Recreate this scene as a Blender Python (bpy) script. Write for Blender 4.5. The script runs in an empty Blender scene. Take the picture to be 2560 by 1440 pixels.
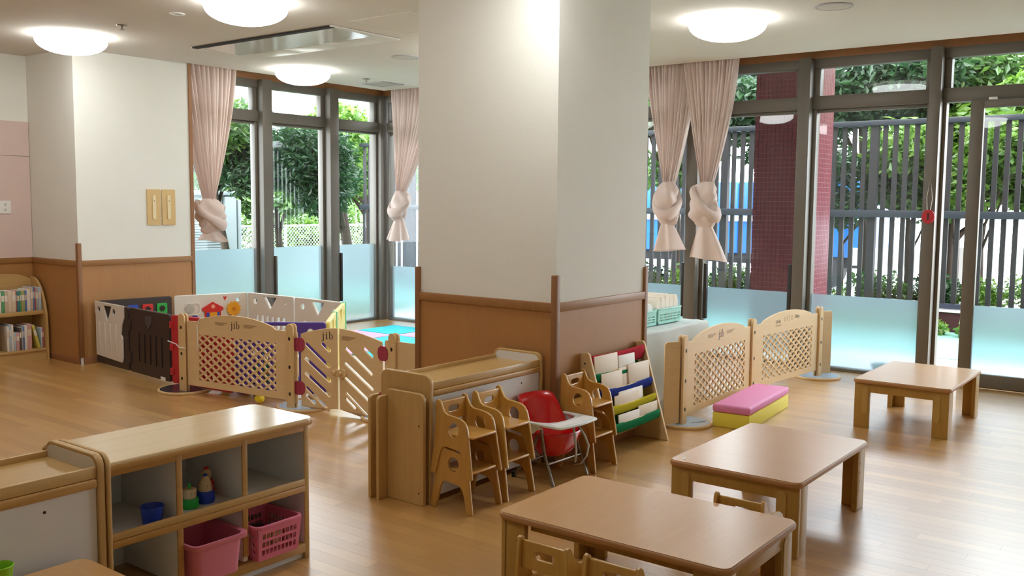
import bpy, bmesh, math, random
from mathutils import Vector, Matrix, noise

S = bpy.context.scene
COL = S.collection
R = math.radians
RNG = random.Random(7)

# ------------------------------------------------------------------ camera
F_PX = 2347.3
YAW, PITCH, ROLL = R(37.350), R(5.156), R(0.530)
CAM_H = 1.5
fw = Vector((math.cos(PITCH)*math.cos(YAW), math.cos(PITCH)*math.sin(YAW), -math.sin(PITCH)))
rt = Vector((math.sin(YAW), -math.cos(YAW), 0))
up = rt.cross(fw)
rt, up = math.cos(ROLL)*rt + math.sin(ROLL)*up, -math.sin(ROLL)*rt + math.cos(ROLL)*up
cam_data = bpy.data.cameras.new('camera')
cam_data.sensor_width = 36.0
cam_data.sensor_fit = 'HORIZONTAL'
cam_data.lens = 36.0*F_PX/2560.0
cam_data.clip_start, cam_data.clip_end = 0.05, 200
cam = bpy.data.objects.new('camera', cam_data)
COL.objects.link(cam)
cam.matrix_world = Matrix(((rt.x, up.x, -fw.x, 0), (rt.y, up.y, -fw.y, 0), (rt.z, up.z, -fw.z, CAM_H), (0, 0, 0, 1)))
S.camera = cam

# ------------------------------------------------------------------ sky and exposure
SKY_STRENGTH = 12.5
LAMP_STRENGTH = 12.8
world = bpy.data.worlds.new('overcast_sky')
S.world = world
world.use_nodes = True
bgn = world.node_tree.nodes['Background']
bgn.inputs[0].default_value = (0.90, 0.94, 1.0, 1)
bgn.inputs[1].default_value = SKY_STRENGTH
S.view_settings.view_transform = 'Standard'
S.view_settings.look = 'None'
S.view_settings.exposure = 0.2
S.view_settings.gamma = 1.0
S.view_settings.use_curve_mapping = False
S.cycles.use_denoising = True
S.cycles.max_bounces = 10
S.cycles.diffuse_bounces = 5
S.cycles.transparent_max_bounces = 16
S.cycles.sample_clamp_indirect = 8.0

# ------------------------------------------------------------------ materials
def lin(c):
    return tuple((v/255/12.92 if v <= 10 else ((v/255+.055)/1.055)**2.4) for v in c)

MATS = {}
def mat(name, rgb, rough=.5, spec=.5, metal=0, var=0, vscale=6, bump=0, bscale=200, coat=0, emit=0):
    if name in MATS: return MATS[name]
    m = bpy.data.materials.new(name); m.use_nodes = True
    nt = m.node_tree; b = nt.nodes['Principled BSDF']
    col = lin(rgb)
    b.inputs['Base Color'].default_value = (*col, 1)
    b.inputs['Roughness'].default_value = rough
    b.inputs['Specular IOR Level'].default_value = spec
    b.inputs['Metallic'].default_value = metal
    b.inputs['Coat Weight'].default_value = coat
    if emit:
        b.inputs['Emission Color'].default_value = (1, 1, 1, 1)
        b.inputs['Emission Strength'].default_value = emit
    tc = nt.nodes.new('ShaderNodeTexCoord')
    nz = nt.nodes.new('ShaderNodeTexNoise'); nz.inputs['Scale'].default_value = vscale; nz.inputs['Detail'].default_value = 4
    nt.links.new(tc.outputs['Object'], nz.inputs['Vector'])
    rmp = nt.nodes.new('ShaderNodeMapRange')
    v = var or .03
    rmp.inputs['To Min'].default_value = 1-v; rmp.inputs['To Max'].default_value = 1+v
    nt.links.new(nz.outputs['Fac'], rmp.inputs['Value'])
    mx = nt.nodes.new('ShaderNodeVectorMath'); mx.operation = 'SCALE'
    mx.inputs[0].default_value = col
    nt.links.new(rmp.outputs['Result'], mx.inputs['Scale'])
    nt.links.new(mx.outputs['Vector'], b.inputs['Base Color'])
    if bump:
        n2 = nt.nodes.new('ShaderNodeTexNoise'); n2.inputs['Scale'].default_value = bscale
        nt.links.new(tc.outputs['Object'], n2.inputs['Vector'])
        bp = nt.nodes.new('ShaderNodeBump'); bp.inputs['Strength'].default_value = bump; bp.inputs['Distance'].default_value = .003
        nt.links.new(n2.outputs['Fac'], bp.inputs['Height']); nt.links.new(bp.outputs['Normal'], b.inputs['Normal'])
    MATS[name] = m
    return m

def wood(name, rgb, dark=.82, axis=2, scale=14, rough=.4, coat=0):
    """timber with a long grain along one local axis"""
    if name in MATS: return MATS[name]
    m = bpy.data.materials.new(name); m.use_nodes = True
    nt = m.node_tree; b = nt.nodes['Principled BSDF']
    b.inputs['Roughness'].default_value = rough
    b.inputs['Coat Weight'].default_value = coat
    b.inputs['Coat Roughness'].default_value = .25
    tc = nt.nodes.new('ShaderNodeTexCoord')
    mp = nt.nodes.new('ShaderNodeMapping')
    sc = [scale*4]*3; sc[axis] = scale*.22
    mp.inputs['Scale'].default_value = sc
    nt.links.new(tc.outputs['Object'], mp.inputs['Vector'])
    nz = nt.nodes.new('ShaderNodeTexNoise'); nz.inputs['Scale'].default_value = 1; nz.inputs['Detail'].default_value = 6; nz.inputs['Distortion'].default_value = .6
    nt.links.new(mp.outputs['Vector'], nz.inputs['Vector'])
    cr = nt.nodes.new('ShaderNodeValToRGB')
    c = lin(rgb)
    cr.color_ramp.elements[0].position = .3; cr.color_ramp.elements[1].position = .68
    cr.color_ramp.elements[0].color = (c[0]*dark, c[1]*dark*.97, c[2]*dark*.92, 1)
    cr.color_ramp.elements[1].color = (*c, 1)
    nt.links.new(nz.outputs['Fac'], cr.inputs['Fac'])
    nt.links.new(cr.outputs['Color'], b.inputs['Base Color'])
    MATS[name] = m
    return m

def plank_material():
    m = bpy.data.materials.new('oak_vinyl'); m.use_nodes = True
    nt = m.node_tree; N = nt.nodes; L = nt.links; b = N['Principled BSDF']
    geo = N.new('ShaderNodeNewGeometry'); sep = N.new('ShaderNodeSeparateXYZ'); L.new(geo.outputs['Position'], sep.inputs[0])
    def math_(op, a, bb=None):
        n = N.new('ShaderNodeMath'); n.operation = op
        for i, v in enumerate((a, bb)):
            if v is None: continue
            if isinstance(v, (int, float)): n.inputs[i].default_value = v
            else: L.new(v, n.inputs[i])
        return n.outputs[0]
    row = math_('FLOOR', math_('DIVIDE', sep.outputs[0], PLANK_W))
    off = math_('MULTIPLY', row, .37*PLANK_L)
    colm = math_('FLOOR', math_('DIVIDE', math_('ADD', sep.outputs[1], off), PLANK_L))
    cb = N.new('ShaderNodeCombineXYZ'); L.new(row, cb.inputs[0]); L.new(colm, cb.inputs[1])
    wn = N.new('ShaderNodeTexWhiteNoise'); wn.noise_dimensions = '2D'; L.new(cb.outputs[0], wn.inputs['Vector'])
    mp = N.new('ShaderNodeMapping'); mp.inputs['Scale'].default_value = (45, 3.5, 1)
    ad = N.new('ShaderNodeVectorMath'); ad.operation = 'ADD'; L.new(geo.outputs['Position'], ad.inputs[0]); L.new(cb.outputs[0], ad.inputs[1])
    L.new(ad.outputs[0], mp.inputs['Vector'])
    nz = N.new('ShaderNodeTexNoise'); nz.inputs['Scale'].default_value = 1; nz.inputs['Detail'].default_value = 5; L.new(mp.outputs[0], nz.inputs['Vector'])
    f = math_('ADD', math_('MULTIPLY', wn.outputs['Value'], .62), math_('MULTIPLY', nz.outputs['Fac'], .38))
    cr = N.new('ShaderNodeValToRGB'); e = cr.color_ramp.elements
    e[0].position, e[1].position = .12, .88
    e[0].color = (*lin((174, 127, 66)), 1); e[1].color = (*lin((204, 157, 88)), 1)
    L.new(f, cr.inputs['Fac']); L.new(cr.outputs['Color'], b.inputs['Base Color'])
    b.inputs['Specular IOR Level'].default_value = .7
    b.inputs['Coat Weight'].default_value = 1.0; b.inputs['Coat Roughness'].default_value = .28; b.inputs['Coat IOR'].default_value = 1.65
    n3 = N.new('ShaderNodeTexNoise'); n3.inputs['Scale'].default_value = 2.2; n3.inputs['Detail'].default_value = 3
    L.new(geo.outputs['Position'], n3.inputs['Vector'])
    mr = N.new('ShaderNodeMapRange'); mr.inputs['To Min'].default_value = .34; mr.inputs['To Max'].default_value = .46
    L.new(n3.outputs['Fac'], mr.inputs['Value']); L.new(mr.outputs['Result'], b.inputs['Roughness'])
    return m
PLANK_W, PLANK_L = .075, .9

def clear_glass():
    m = bpy.data.materials.new('window_glass'); m.use_nodes = True
    nt = m.node_tree; nt.nodes.clear()
    o = nt.nodes.new('ShaderNodeOutputMaterial'); mx = nt.nodes.new('ShaderNodeMixShader')
    t = nt.nodes.new('ShaderNodeBsdfTransparent'); t.inputs[0].default_value = (.93, .955, .96, 1)
    g = nt.nodes.new('ShaderNodeBsdfGlossy'); g.inputs['Roughness'].default_value = .02
    geo = nt.nodes.new('ShaderNodeNewGeometry'); dt = nt.nodes.new('ShaderNodeVectorMath'); dt.operation = 'DOT_PRODUCT'
    nt.links.new(geo.outputs['Normal'], dt.inputs[0]); nt.links.new(geo.outputs['Incoming'], dt.inputs[1])
    prev = dt.outputs['Value']
    for op, v in (('ABSOLUTE', 0), ('SUBTRACT', 1), ('POWER', 5), ('MULTIPLY', .96), ('ADD', .025)):
        n = nt.nodes.new('ShaderNodeMath'); n.operation = op
        if op == 'SUBTRACT': n.inputs[0].default_value = 1; nt.links.new(prev, n.inputs[1])
        else: nt.links.new(prev, n.inputs[0]); n.inputs[1].default_value = v
        prev = n.outputs[0]
    nt.links.new(prev, mx.inputs[0]); nt.links.new(t.outputs[0], mx.inputs[1]); nt.links.new(g.outputs[0], mx.inputs[2])
    nt.links.new(mx.outputs[0], o.inputs[0])
    return m

def frosted_glass():
    m = bpy.data.materials.new('frosted_film'); m.use_nodes = True
    nt = m.node_tree; nt.nodes.clear(); N = nt.nodes; L = nt.links
    o = N.new('ShaderNodeOutputMaterial')
    r = N.new('ShaderNodeBsdfRefraction'); r.inputs['Roughness'].default_value = .34; r.inputs['IOR'].default_value = 1.25; r.inputs['Color'].default_value = (.66, .73, .78, 1)
    t = N.new('ShaderNodeBsdfTranslucent'); t.inputs['Color'].default_value = (.5, .66, .68, 1)
    d = N.new('ShaderNodeBsdfDiffuse'); d.inputs['Color'].default_value = (.5, .66, .68, 1)
    m1 = N.new('ShaderNodeMixShader'); m1.inputs[0].default_value = .15
    m2 = N.new('ShaderNodeMixShader'); m2.inputs[0].default_value = .10
    L.new(r.outputs[0], m1.inputs[1]); L.new(t.outputs[0], m1.inputs[2])
    L.new(m1.outputs[0], m2.inputs[1]); L.new(d.outputs[0], m2.inputs[2])
    L.new(m2.outputs[0], o.inputs[0])
    return m

def leaf_material(name, rgb, rgb2):
    m = bpy.data.materials.new(name); m.use_nodes = True
    nt = m.node_tree; nt.nodes.clear(); N = nt.nodes; L = nt.links
    o = N.new('ShaderNodeOutputMaterial')
    geo = N.new('ShaderNodeNewGeometry')
    mixc = N.new('ShaderNodeMix'); mixc.data_type = 'RGBA'
    mixc.inputs[6].default_value = (*lin(rgb), 1); mixc.inputs[7].default_value = (*lin(rgb2), 1)
    L.new(geo.outputs['Random Per Island'], mixc.inputs[0])
    d = N.new('ShaderNodeBsdfDiffuse'); t = N.new('ShaderNodeBsdfTranslucent'); g = N.new('ShaderNodeBsdfGlossy'); g.inputs['Roughness'].default_value = .4
    m1 = N.new('ShaderNodeMixShader'); m1.inputs[0].default_value = .4
    m2 = N.new('ShaderNodeMixShader'); m2.inputs[0].default_value = .06
    L.new(mixc.outputs[2], d.inputs[0]); L.new(mixc.outputs[2], t.inputs[0])
    L.new(d.outputs[0], m1.inputs[1]); L.new(t.outputs[0], m1.inputs[2])
    L.new(m1.outputs[0], m2.inputs[1]); L.new(g.outputs[0], m2.inputs[2])
    L.new(m2.outputs[0], o.inputs[0])
    return m

def fabric(name, rgb, trans=.0, rough=.9, var=.05):
    m = mat(name, rgb, rough=rough, spec=.1, var=var, vscale=30, bump=.25, bscale=600)
    if trans:
        nt = m.node_tree; b = nt.nodes['Principled BSDF']; o = nt.nodes['Material Output']
        t = nt.nodes.new('ShaderNodeBsdfTranslucent'); t.inputs[0].default_value = (*lin(rgb), 1)
        mx = nt.nodes.new('ShaderNodeMixShader'); mx.inputs[0].default_value = trans
        nt.links.new(b.outputs[0], mx.inputs[1]); nt.links.new(t.outputs[0], mx.inputs[2]); nt.links.new(mx.outputs[0], o.inputs[0])
    return m

M_WALL = mat('wall_paper_white', (233, 232, 224), .85, .2, var=.02, bump=.25, bscale=260)
M_CEIL = mat('ceiling_paper', (214, 209, 200), .9, .15, var=.02, bump=.2, bscale=200)
M_PINKWALL = mat('pink_wall_panel', (218, 196, 188), .8, .2, var=.03)
M_WAINS = wood('wainscot_wood', (175, 124, 71), .965, 2, 8, .5)
M_WAINSRAIL = wood('wainscot_rail_wood', (160, 113, 64), .88, 0, 8, .45)
M_GUARD = mat('corner_guard_brown', (138, 91, 49), .5, var=.04)
M_BASEB = mat('baseboard_vinyl', (150, 100, 62), .5, var=.03)
M_HEADWOOD = wood('header_wood', (150, 102, 60), .88, 0, 6, .5)
M_FLOOR = plank_material()
M_SUB = mat('subfloor', (120, 90, 60), .8)
M_ALU = mat('window_frame_bronze', (106, 99, 89), .45, .5, metal=.1, var=.03)
M_ALU2 = mat('window_frame_shadow', (84, 78, 71), .45, .5, metal=.35, var=.03)  # darker frame bronze, used on one pull bar
M_BLACKBAR = mat('pull_bar_dark', (38, 33, 31), .5)
M_GLASS = clear_glass()
M_FROST = frosted_glass()
M_BEECH = wood('beech_laminate', (200, 162, 102), .90, 2, 9, .42)
M_BEECHX = wood('beech_laminate_long', (200, 163, 104), .91, 0, 9, .34)
M_BEECHTOP = wood('beech_glossy_top', (214, 186, 142), .93, 0, 9, .16)
M_BEECHEDGE = wood('beech_edge', (192, 146, 82), .86, 0, 9, .38)
M_SHELFGREY = mat('shelf_inner_white', (228, 228, 226), .5, var=.02)
M_SHELFWHITE = mat('shelf_back_white', (226, 224, 222), .42, var=.02)
M_CHAIR = wood('chair_ply', (198, 148, 70), .88, 2, 12, .3, .4)
M_CHAIRY = wood('chair_ply_yellow', (212, 166, 84), .90, 2, 12, .3, .4)
M_CHAIRSEAT = wood('chair_seat_ply', (214, 162, 84), .88, 1, 12, .25, .5)
M_TTOP = wood('table_top_maple', (214, 164, 106), .94, 1, 10, .3, .7)
M_TEDGE = mat('table_edge_band', (184, 134, 84), .5, var=.05)
M_TLEG = wood('table_leg_wood', (188, 148, 74), .90, 2, 10, .45)
M_TLEGPAD = wood('table_leg_pad_wood', (198, 162, 90), .93, 2, 10, .45)
M_GATE = wood('gate_birch', (224, 193, 146), .95, 0, 10, .5)
M_GATEEDGE = wood('gate_birch_post', (220, 186, 134), .92, 2, 10, .5)
M_PLUG = mat('bolt_hole_dark', (34, 25, 20), .6)
M_INK = mat('dark_print_ink', (54, 40, 30), .7)
M_INKLIGHT = mat('faded_print_ink', (150, 120, 88), .7)
M_MAROON = mat('maroon_plastic', (164, 56, 80), .4)
M_WHITEPL = mat('white_plastic', (236, 236, 234), .35)
M_PENWHITE = mat('pen_white_plastic', (224, 216, 206), .45)
M_PENDARK = mat('pen_dark_brown_plastic', (52, 40, 40), .45)
M_PENRED = mat('pen_red_plastic', (190, 36, 50), .4)
M_PENPURPLE = mat('pen_purple_plastic', (72, 46, 140), .4)
M_PENYELLOW = mat('pen_yellow_plastic', (232, 214, 110), .4)
M_PENGREEN = mat('pen_green_plastic', (60, 186, 140), .4)
M_RED = mat('toy_red', (214, 44, 44), .35)
M_BLUE = mat('toy_blue', (44, 78, 196), .35)
M_GREEN = mat('toy_green', (40, 176, 70), .35)
M_ORANGE = mat('toy_orange', (238, 166, 40), .35)
M_PURPLE = mat('toy_purple', (84, 56, 160), .35)
M_REDCHAIR = mat('red_gloss_plastic', (206, 18, 22), .22, coat=.3)
M_CHROME = mat('brushed_steel', (150, 140, 130), .3, metal=.9)
M_BLACKPL = mat('black_plastic', (26, 25, 25), .45)
M_TRAY = mat('tray_white', (226, 234, 232), .25)
M_STRAP = fabric('strap_grey', (170, 166, 150))
M_CURTAIN = fabric('curtain_pale_pink', (224, 205, 196), trans=.14)
M_BLOCKPINK = mat('soft_block_pink', (228, 136, 186), .55, var=.02)
M_BLOCKYEL = mat('soft_block_yellow', (240, 226, 84), .55, var=.02)
M_CLOTH = fabric('white_sheet', (214, 222, 222), trans=.1)
M_MINT = mat('mint_basket', (150, 205, 190), .4)
M_TOWEL = fabric('towel_cream', (236, 226, 212))
M_TOWEL2 = fabric('towel_white', (238, 236, 234))
M_PINKBIN = mat('pink_bin', (224, 130, 152), .38)
M_PINKBASKET = mat('pink_basket', (226, 122, 150), .38)
M_DOLLWOOD = wood('doll_wood', (226, 200, 160), .93, 2, 20, .5)
M_MATCYAN = mat('foam_cyan', (40, 205, 215), .8)
M_MATPINK = mat('foam_pink', (232, 176, 220), .8)
M_SWITCH = mat('switch_plate_ochre', (210, 176, 112), .4)
M_SWITCHBTN = mat('switch_button_cream', (226, 206, 158), .35)
M_GRILL = mat('speaker_grille', (196, 190, 182), .7, bump=.4, bscale=900)
M_LAMPBASE = mat('lamp_base_grey', (170, 168, 170), .5)
M_ACPANEL = mat('ac_panel', (214, 208, 198), .45)
M_ACFLAP = mat('ac_flap', (205, 208, 200), .12)
M_SLOT = mat('slot_dark', (44, 38, 34), .8)
M_TILE = mat('maroon_tile', (104, 46, 54), .3, var=.12, vscale=25)
M_GROUT = mat('tile_grout', (160, 146, 144), .8)
M_FENCE = mat('louvre_fence_brown', (31, 26, 28), .55, var=.05)
M_RAIL = mat('louvre_rail_grey', (37, 41, 49), .45, var=.04)
M_BARK = mat('tree_bark', (66, 54, 44), .9, var=.2, vscale=20, bump=.8, bscale=40)
M_LEAF1 = leaf_material('leaf_green', (44, 82, 36), (98, 136, 56))
M_LEAF2 = leaf_material('leaf_deep', (22, 54, 30), (54, 92, 48))
M_LEAF3 = leaf_material('leaf_bright', (74, 118, 40), (128, 164, 66))
M_TURF = mat('green_rubber_paving', (116, 166, 150), .7, var=.05)
M_CONC = mat('pale_concrete', (222, 218, 214), .8, var=.05)
M_ROAD = mat('pale_asphalt', (176, 178, 180), .9, var=.06)
M_SOIL = mat('planting_soil', (92, 84, 60), .95, var=.2)
M_GRASS = mat('grass_bank', (74, 98, 54), .95, var=.25, vscale=8)
M_BRICKDARK = mat('planter_brick', (70, 32, 34), .8, var=.1)
M_NAVY = mat('planter_cap_navy', (40, 44, 60), .5)
M_TRUCK = mat('truck_blue', (26, 102, 186), .35)
M_TYRE = mat('tyre_rubber', (48, 48, 50), .8)
M_SHED = mat('shed_white_siding', (132, 140, 142), .5)
M_GALV = mat('galvanised_steel', (196, 204, 206), .4, metal=.3)
M_CABINET = mat('cabinet_grey', (206, 202, 200), .6)
M_BOOKCREAM = mat('book_cream', (226, 206, 180), .5, var=.04)
M_BOOKWHITE = mat('book_white', (236, 228, 216), .5, var=.04)

# ------------------------------------------------------------------ object helpers
def link(o):
    COL.objects.link(o); return o

def thing(name, label, cat, loc=(0, 0, 0), rz=0, group=None, kind=None):
    o = bpy.data.objects.new(name, None)
    o.empty_display_size = .05
    link(o); o.location = loc; o.rotation_euler = (0, 0, rz)
    tag(o, label, cat, group, kind)
    return o

def tag(o, label=None, cat=None, group=None, kind=None):
    if label: o['label'] = label
    if cat: o['category'] = cat
    if group: o['group'] = group
    if kind: o['kind'] = kind
    return o

def obj(name, me, m, parent=None, loc=None, rot=None, smooth=None):
    if isinstance(me, bmesh.types.BMesh):
        bm = me; me = bpy.data.meshes.new(name); bm.to_mesh(me); bm.free()
    if m is not None and not me.materials: me.materials.append(m)
    if smooth:
        me.shade_smooth(); me.set_sharp_from_angle(angle=R(smooth))
    o = bpy.data.objects.new(name, me); link(o)
    if parent: o.parent = parent
    if loc: o.location = loc
    if rot: o.rotation_euler = rot
    return o

def struct(o):
    o['kind'] = 'structure'; return o

def add_box(bm, a, b, bev=0, seg=2):
    vs = bmesh.ops.create_cube(bm, size=1)['verts']
    sx, sy, sz = (b[0]-a[0]), (b[1]-a[1]), (b[2]-a[2])
    for v in vs:
        v.co = Vector((a[0]+(v.co.x+.5)*sx, a[1]+(v.co.y+.5)*sy, a[2]+(v.co.z+.5)*sz))
    if bev:
        es = list({e for v in vs for e in v.link_edges})
        bmesh.ops.bevel(bm, geom=es, offset=min(bev, .49*min(abs(sx), abs(sy), abs(sz))), segments=seg, affect='EDGES', profile=.5)

def box(name, a, b, m, parent=None, bev=0, seg=2, loc=None, rot=None):
    bm = bmesh.new(); add_box(bm, a, b, bev, seg)
    return obj(name, bm, m, parent, loc, rot, smooth=40 if bev else None)

def add_tube(bm, pts, r, n=10, r1=None):
    pts = [Vector(p) for p in pts]; rings = []
    for i, p in enumerate(pts):
        d = (pts[min(i+1, len(pts)-1)]-pts[max(i-1, 0)]).normalized()
        a = d.cross(Vector((0, 0, 1)) if abs(d.z) < .95 else Vector((1, 0, 0))).normalized(); b = d.cross(a)
        rr = r if r1 is None else r+(r1-r)*i/(len(pts)-1)
        rings.append([bm.verts.new(p+a*math.cos(2*math.pi*k/n)*rr+b*math.sin(2*math.pi*k/n)*rr) for k in range(n)])
    for q, w in zip(rings, rings[1:]):
        for k in range(n):
            bm.faces.new((q[k], q[(k+1) % n], w[(k+1) % n], w[k]))
    bm.faces.new(rings[0][::-1]); bm.faces.new(rings[-1])

def tube(name, pts, r, m, parent=None, n=10, r1=None):
    bm = bmesh.new(); add_tube(bm, pts, r, n, r1)
    bmesh.ops.recalc_face_normals(bm, faces=bm.faces)
    return obj(name, bm, m, parent, smooth=50)

def add_lathe(bm, prof, n=32, c=(0, 0, 0), sx=1, sy=1):
    rings = []
    for r, z in prof:
        if r < 1e-6: rings.append([bm.verts.new((c[0], c[1], c[2]+z))])
        else: rings.append([bm.verts.new((c[0]+r*sx*math.cos(2*math.pi*k/n), c[1]+r*sy*math.sin(2*math.pi*k/n), c[2]+z)) for k in range(n)])
    for a, b in zip(rings, rings[1:]):
        for k in range(n):
            if len(a) == 1: bm.faces.new((a[0], b[k], b[(k+1) % n]))
            elif len(b) == 1: bm.faces.new((a[k], a[(k+1) % n], b[0]))
            else: bm.faces.new((a[k], a[(k+1) % n], b[(k+1) % n], b[k]))

def lathe(name, prof, m, parent=None, n=32, c=(0, 0, 0), sx=1, sy=1, sm=45):
    bm = bmesh.new(); add_lathe(bm, prof, n, c, sx, sy)
    bmesh.ops.recalc_face_normals(bm, faces=bm.faces)
    return obj(name, bm, m, parent, smooth=sm)

RX90 = Matrix(((1, 0, 0, 0), (0, 0, -1, 0), (0, 1, 0, 0), (0, 0, 0, 1)))    # (x,y) drawn in the X-Z plane, thickness along Y
YZ = Matrix(((0, 0, 1, 0), (1, 0, 0, 0), (0, 1, 0, 0), (0, 0, 0, 1)))       # (x,y) drawn in the Y-Z plane, thickness along X
XY = Matrix.Identity(4)
def T(x, y, z): return Matrix.Translation((x, y, z))

def plate_mesh(outers, holes=(), t=.01, bev=0, M=XY, seg=2):
    cu = bpy.data.curves.new('outline', 'CURVE'); cu.dimensions = '2D'; cu.fill_mode = 'BOTH'
    cu.extrude = max(t/2-bev, 0); cu.bevel_depth = bev; cu.bevel_resolution = seg-1; cu.offset = -bev
    if outers and not isinstance(outers[0][0], (tuple, list)): outers = [outers]
    for pl in list(outers)+list(holes):
        sp = cu.splines.new('POLY'); sp.points.add(len(pl)-1)
        for p, q in zip(sp.points, pl): p.co = (q[0], q[1], 0, 1)
        sp.use_cyclic_u = True
    o = bpy.data.objects.new('outline', cu)
    me = bpy.data.meshes.new_from_object(o)
    bpy.data.objects.remove(o); bpy.data.curves.remove(cu)
    me.transform(M); me.materials.clear()
    return me

def plate(name, outers, m, parent=None, holes=(), t=.01, bev=0, M=XY, seg=2, loc=None, rot=None, smooth=35):
    return obj(name, plate_mesh(outers, holes, t, bev, M, seg), m, parent, loc, rot, smooth=smooth)

def rrect(x0, y0, x1, y1, r, n=5, corners=(1, 1, 1, 1)):
    """corners: bottom-left, bottom-right, top-right, top-left"""
    P = []
    for (cx, cy, a0, on, px, py) in ((x0+r, y0+r, 180, corners[0], x0, y0), (x1-r, y0+r, 270, corners[1], x1, y0), (x1-r, y1-r, 0, corners[2], x1, y1), (x0+r, y1-r, 90, corners[3], x0, y1)):
        if on:
            for k in range(n+1):
                a = R(a0+90*k/n); P.append((cx+r*math.cos(a), cy+r*math.sin(a)))
        else: P.append((px, py))
    return P

def circle(cx, cy, r, n=20, ry=None):
    return [(cx+r*math.cos(2*math.pi*k/n), cy+(ry or r)*math.sin(2*math.pi*k/n)) for k in range(n)]

def capsule(x0, y0, x1, y1, r, n=6):
    a = math.atan2(y1-y0, x1-x0); P = []
    for k in range(n+1):
        t = a-math.pi/2+math.pi*k/n; P.append((x1+r*math.cos(t), y1+r*math.sin(t)))
    for k in range(n+1):
        t = a+math.pi/2+math.pi*k/n; P.append((x0+r*math.cos(t), y0+r*math.sin(t)))
    return P

def text_obj(name, body, size, m, parent, M, t=.0008):
    cu = bpy.data.curves.new('lettering', 'FONT'); cu.body = body; cu.size = size; cu.extrude = t/2; cu.align_x = 'CENTER'
    o = bpy.data.objects.new('lettering', cu)
    me = bpy.data.meshes.new_from_object(o)
    bpy.data.objects.remove(o); bpy.data.curves.remove(cu)
    me.transform(M); me.materials.clear()
    return obj(name, me, m, parent)

def copy_tree(root, loc=None, rz=None, label=None, group=None, parent=None, mats=None):
    c = root.copy(); COL.objects.link(c); c.parent = parent
    if loc is not None: c.location = loc
    if rz is not None: c.rotation_euler = (0, 0, rz)
    if label: c['label'] = label
    if group: c['group'] = group
    for ch in list(root.children):
        k = copy_tree(ch, parent=c)
        k.matrix_parent_inverse = ch.matrix_parent_inverse.copy()
    return c

# ================================================================== THE ROOM
CEIL = 2.83
WX, WY = 8.55, 8.62          # inner faces of the two window walls
LWY, LWX = 8.228, 4.342      # the white wall with the switches, and its corner
BKY = 9.08                   # recessed wall behind the bookcase

floor = struct(box('floor', (-3, -1.1, -.12), (8.72, 9.2, -.004), M_SUB))
def plank_spots():
    r0, r1 = math.floor(-3/PLANK_W), math.floor(8.7/PLANK_W)
    for r in range(r0, r1):
        off = r*.37*PLANK_L
        c0, c1 = math.floor((-1+off)/PLANK_L), math.floor((9.1+off)/PLANK_L)
        for c in range(c0, c1+1):
            yield r*PLANK_W, c*PLANK_L-off
def in_view(x, y, z=0):
    d = Vector((x, y, z-CAM_H)); w = d.dot(fw)
    if w < .3: return False
    return abs(F_PX*d.dot(rt)/w) < 1330 and abs(F_PX*d.dot(up)/w) < 770
spots = []
for (x, y) in plank_spots():
    cx, cy = x+PLANK_W/2, y+PLANK_L/2
    if cx < 1.3: seen = False
    else: seen = any(in_view(cx, yy) for yy in (y+.1, cy, y+PLANK_L-.1))
    under = (1.65 < cx < 2.6 and 3.0 < cy < 3.45) or (3.4 < cx < 4.35 and 3.1 < cy < 3.45) or (4.37 < cx < 5.4 and 3.0 < cy < 4.1)
    hidden = cx < 2.5 and cy > 3.2 and cy < 4.4
    spots.append(((0 if seen and not under and not hidden else 100)+math.hypot(cx, cy), x, y))
spots.sort()
pm = bmesh.new(); add_box(pm, (.0003, .0003, -.004), (PLANK_W-.0003, PLANK_L-.0003, 0))
pme = bpy.data.meshes.new('plank'); pm.to_mesh(pme); pm.free(); pme.materials.append(M_FLOOR)
rest = bmesh.new()
YMAX, YMIN, XMAX = 9.12, -1.0, 8.70
for i, (_, x, y) in enumerate(spots):
    ok = y > YMIN and y+PLANK_L < YMAX and x+PLANK_W < XMAX
    if i < 300 and ok:
        o = bpy.data.objects.new('plank', pme); link(o); o.parent = floor; o.location = (x, y, 0)
    else:
        a, b_ = max(y, YMIN)+.0003, min(y+PLANK_L, YMAX)-.0003
        if b_-a > .02: add_box(rest, (x+.0003, a, -.004), (x+PLANK_W-.0003, b_, 0))
o = obj('plank_field', rest, M_FLOOR, floor); o['kind'] = 'stuff'

ceiling = struct(plate('ceiling', [(-3, -1.05), (8.14, -1.05), (8.14, 8.17), (5.30, 8.17), (5.30, 9.12), (-3, 9.12)], M_CEIL, t=.05, M=T(0, 0, CEIL+.025)))
struct(box('roof_slab', (-3.2, -1.2, 3.0), (8.95, 9.35, 3.2), M_CEIL))
struct(box('sky_block_storeys', (-3.2, -6.0, 3.2), (8.95, 9.35, 12.0), M_CEIL))  # unseen storeys, added to keep sky light off the tiled column
struct(box('canopy_slab', (8.95, -6.0, 3.25), (10.30, 9.35, 3.45), M_CEIL))
struct(box('sky_block_slab_side', (-3.2, 9.35, 3.25), (10.30, 11.1, 3.45), M_CEIL))  # unseen overhang, added to dim daylight outside the playpen window
# curtain slot behind the ceiling edge
o = box('curtain_slot_lid', (8.10, -1, 2.955), (8.8, 8.85, 2.995), M_CEIL, ceiling)
o = box('curtain_slot_lid', (5.28, 8.12, 2.955), (8.12, 8.85, 2.995), M_CEIL, ceiling)
o = box('curtain_slot_side', (8.11, -1, 2.878), (8.14, 8.17, 2.955), M_CEIL, ceiling)
o = box('curtain_slot_side', (5.30, 8.14, 2.878), (8.11, 8.17, 2.955), M_CEIL, ceiling)
struct(box('trim_1', (WX-.005, -1.0, 2.83), (WX+.16, 8.78, 2.955), M_HEADWOOD))
struct(box('trim_2', (5.53, WY-.005, 2.80), (WX-.006, WY+.16, 2.955), M_HEADWOOD))

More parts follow.
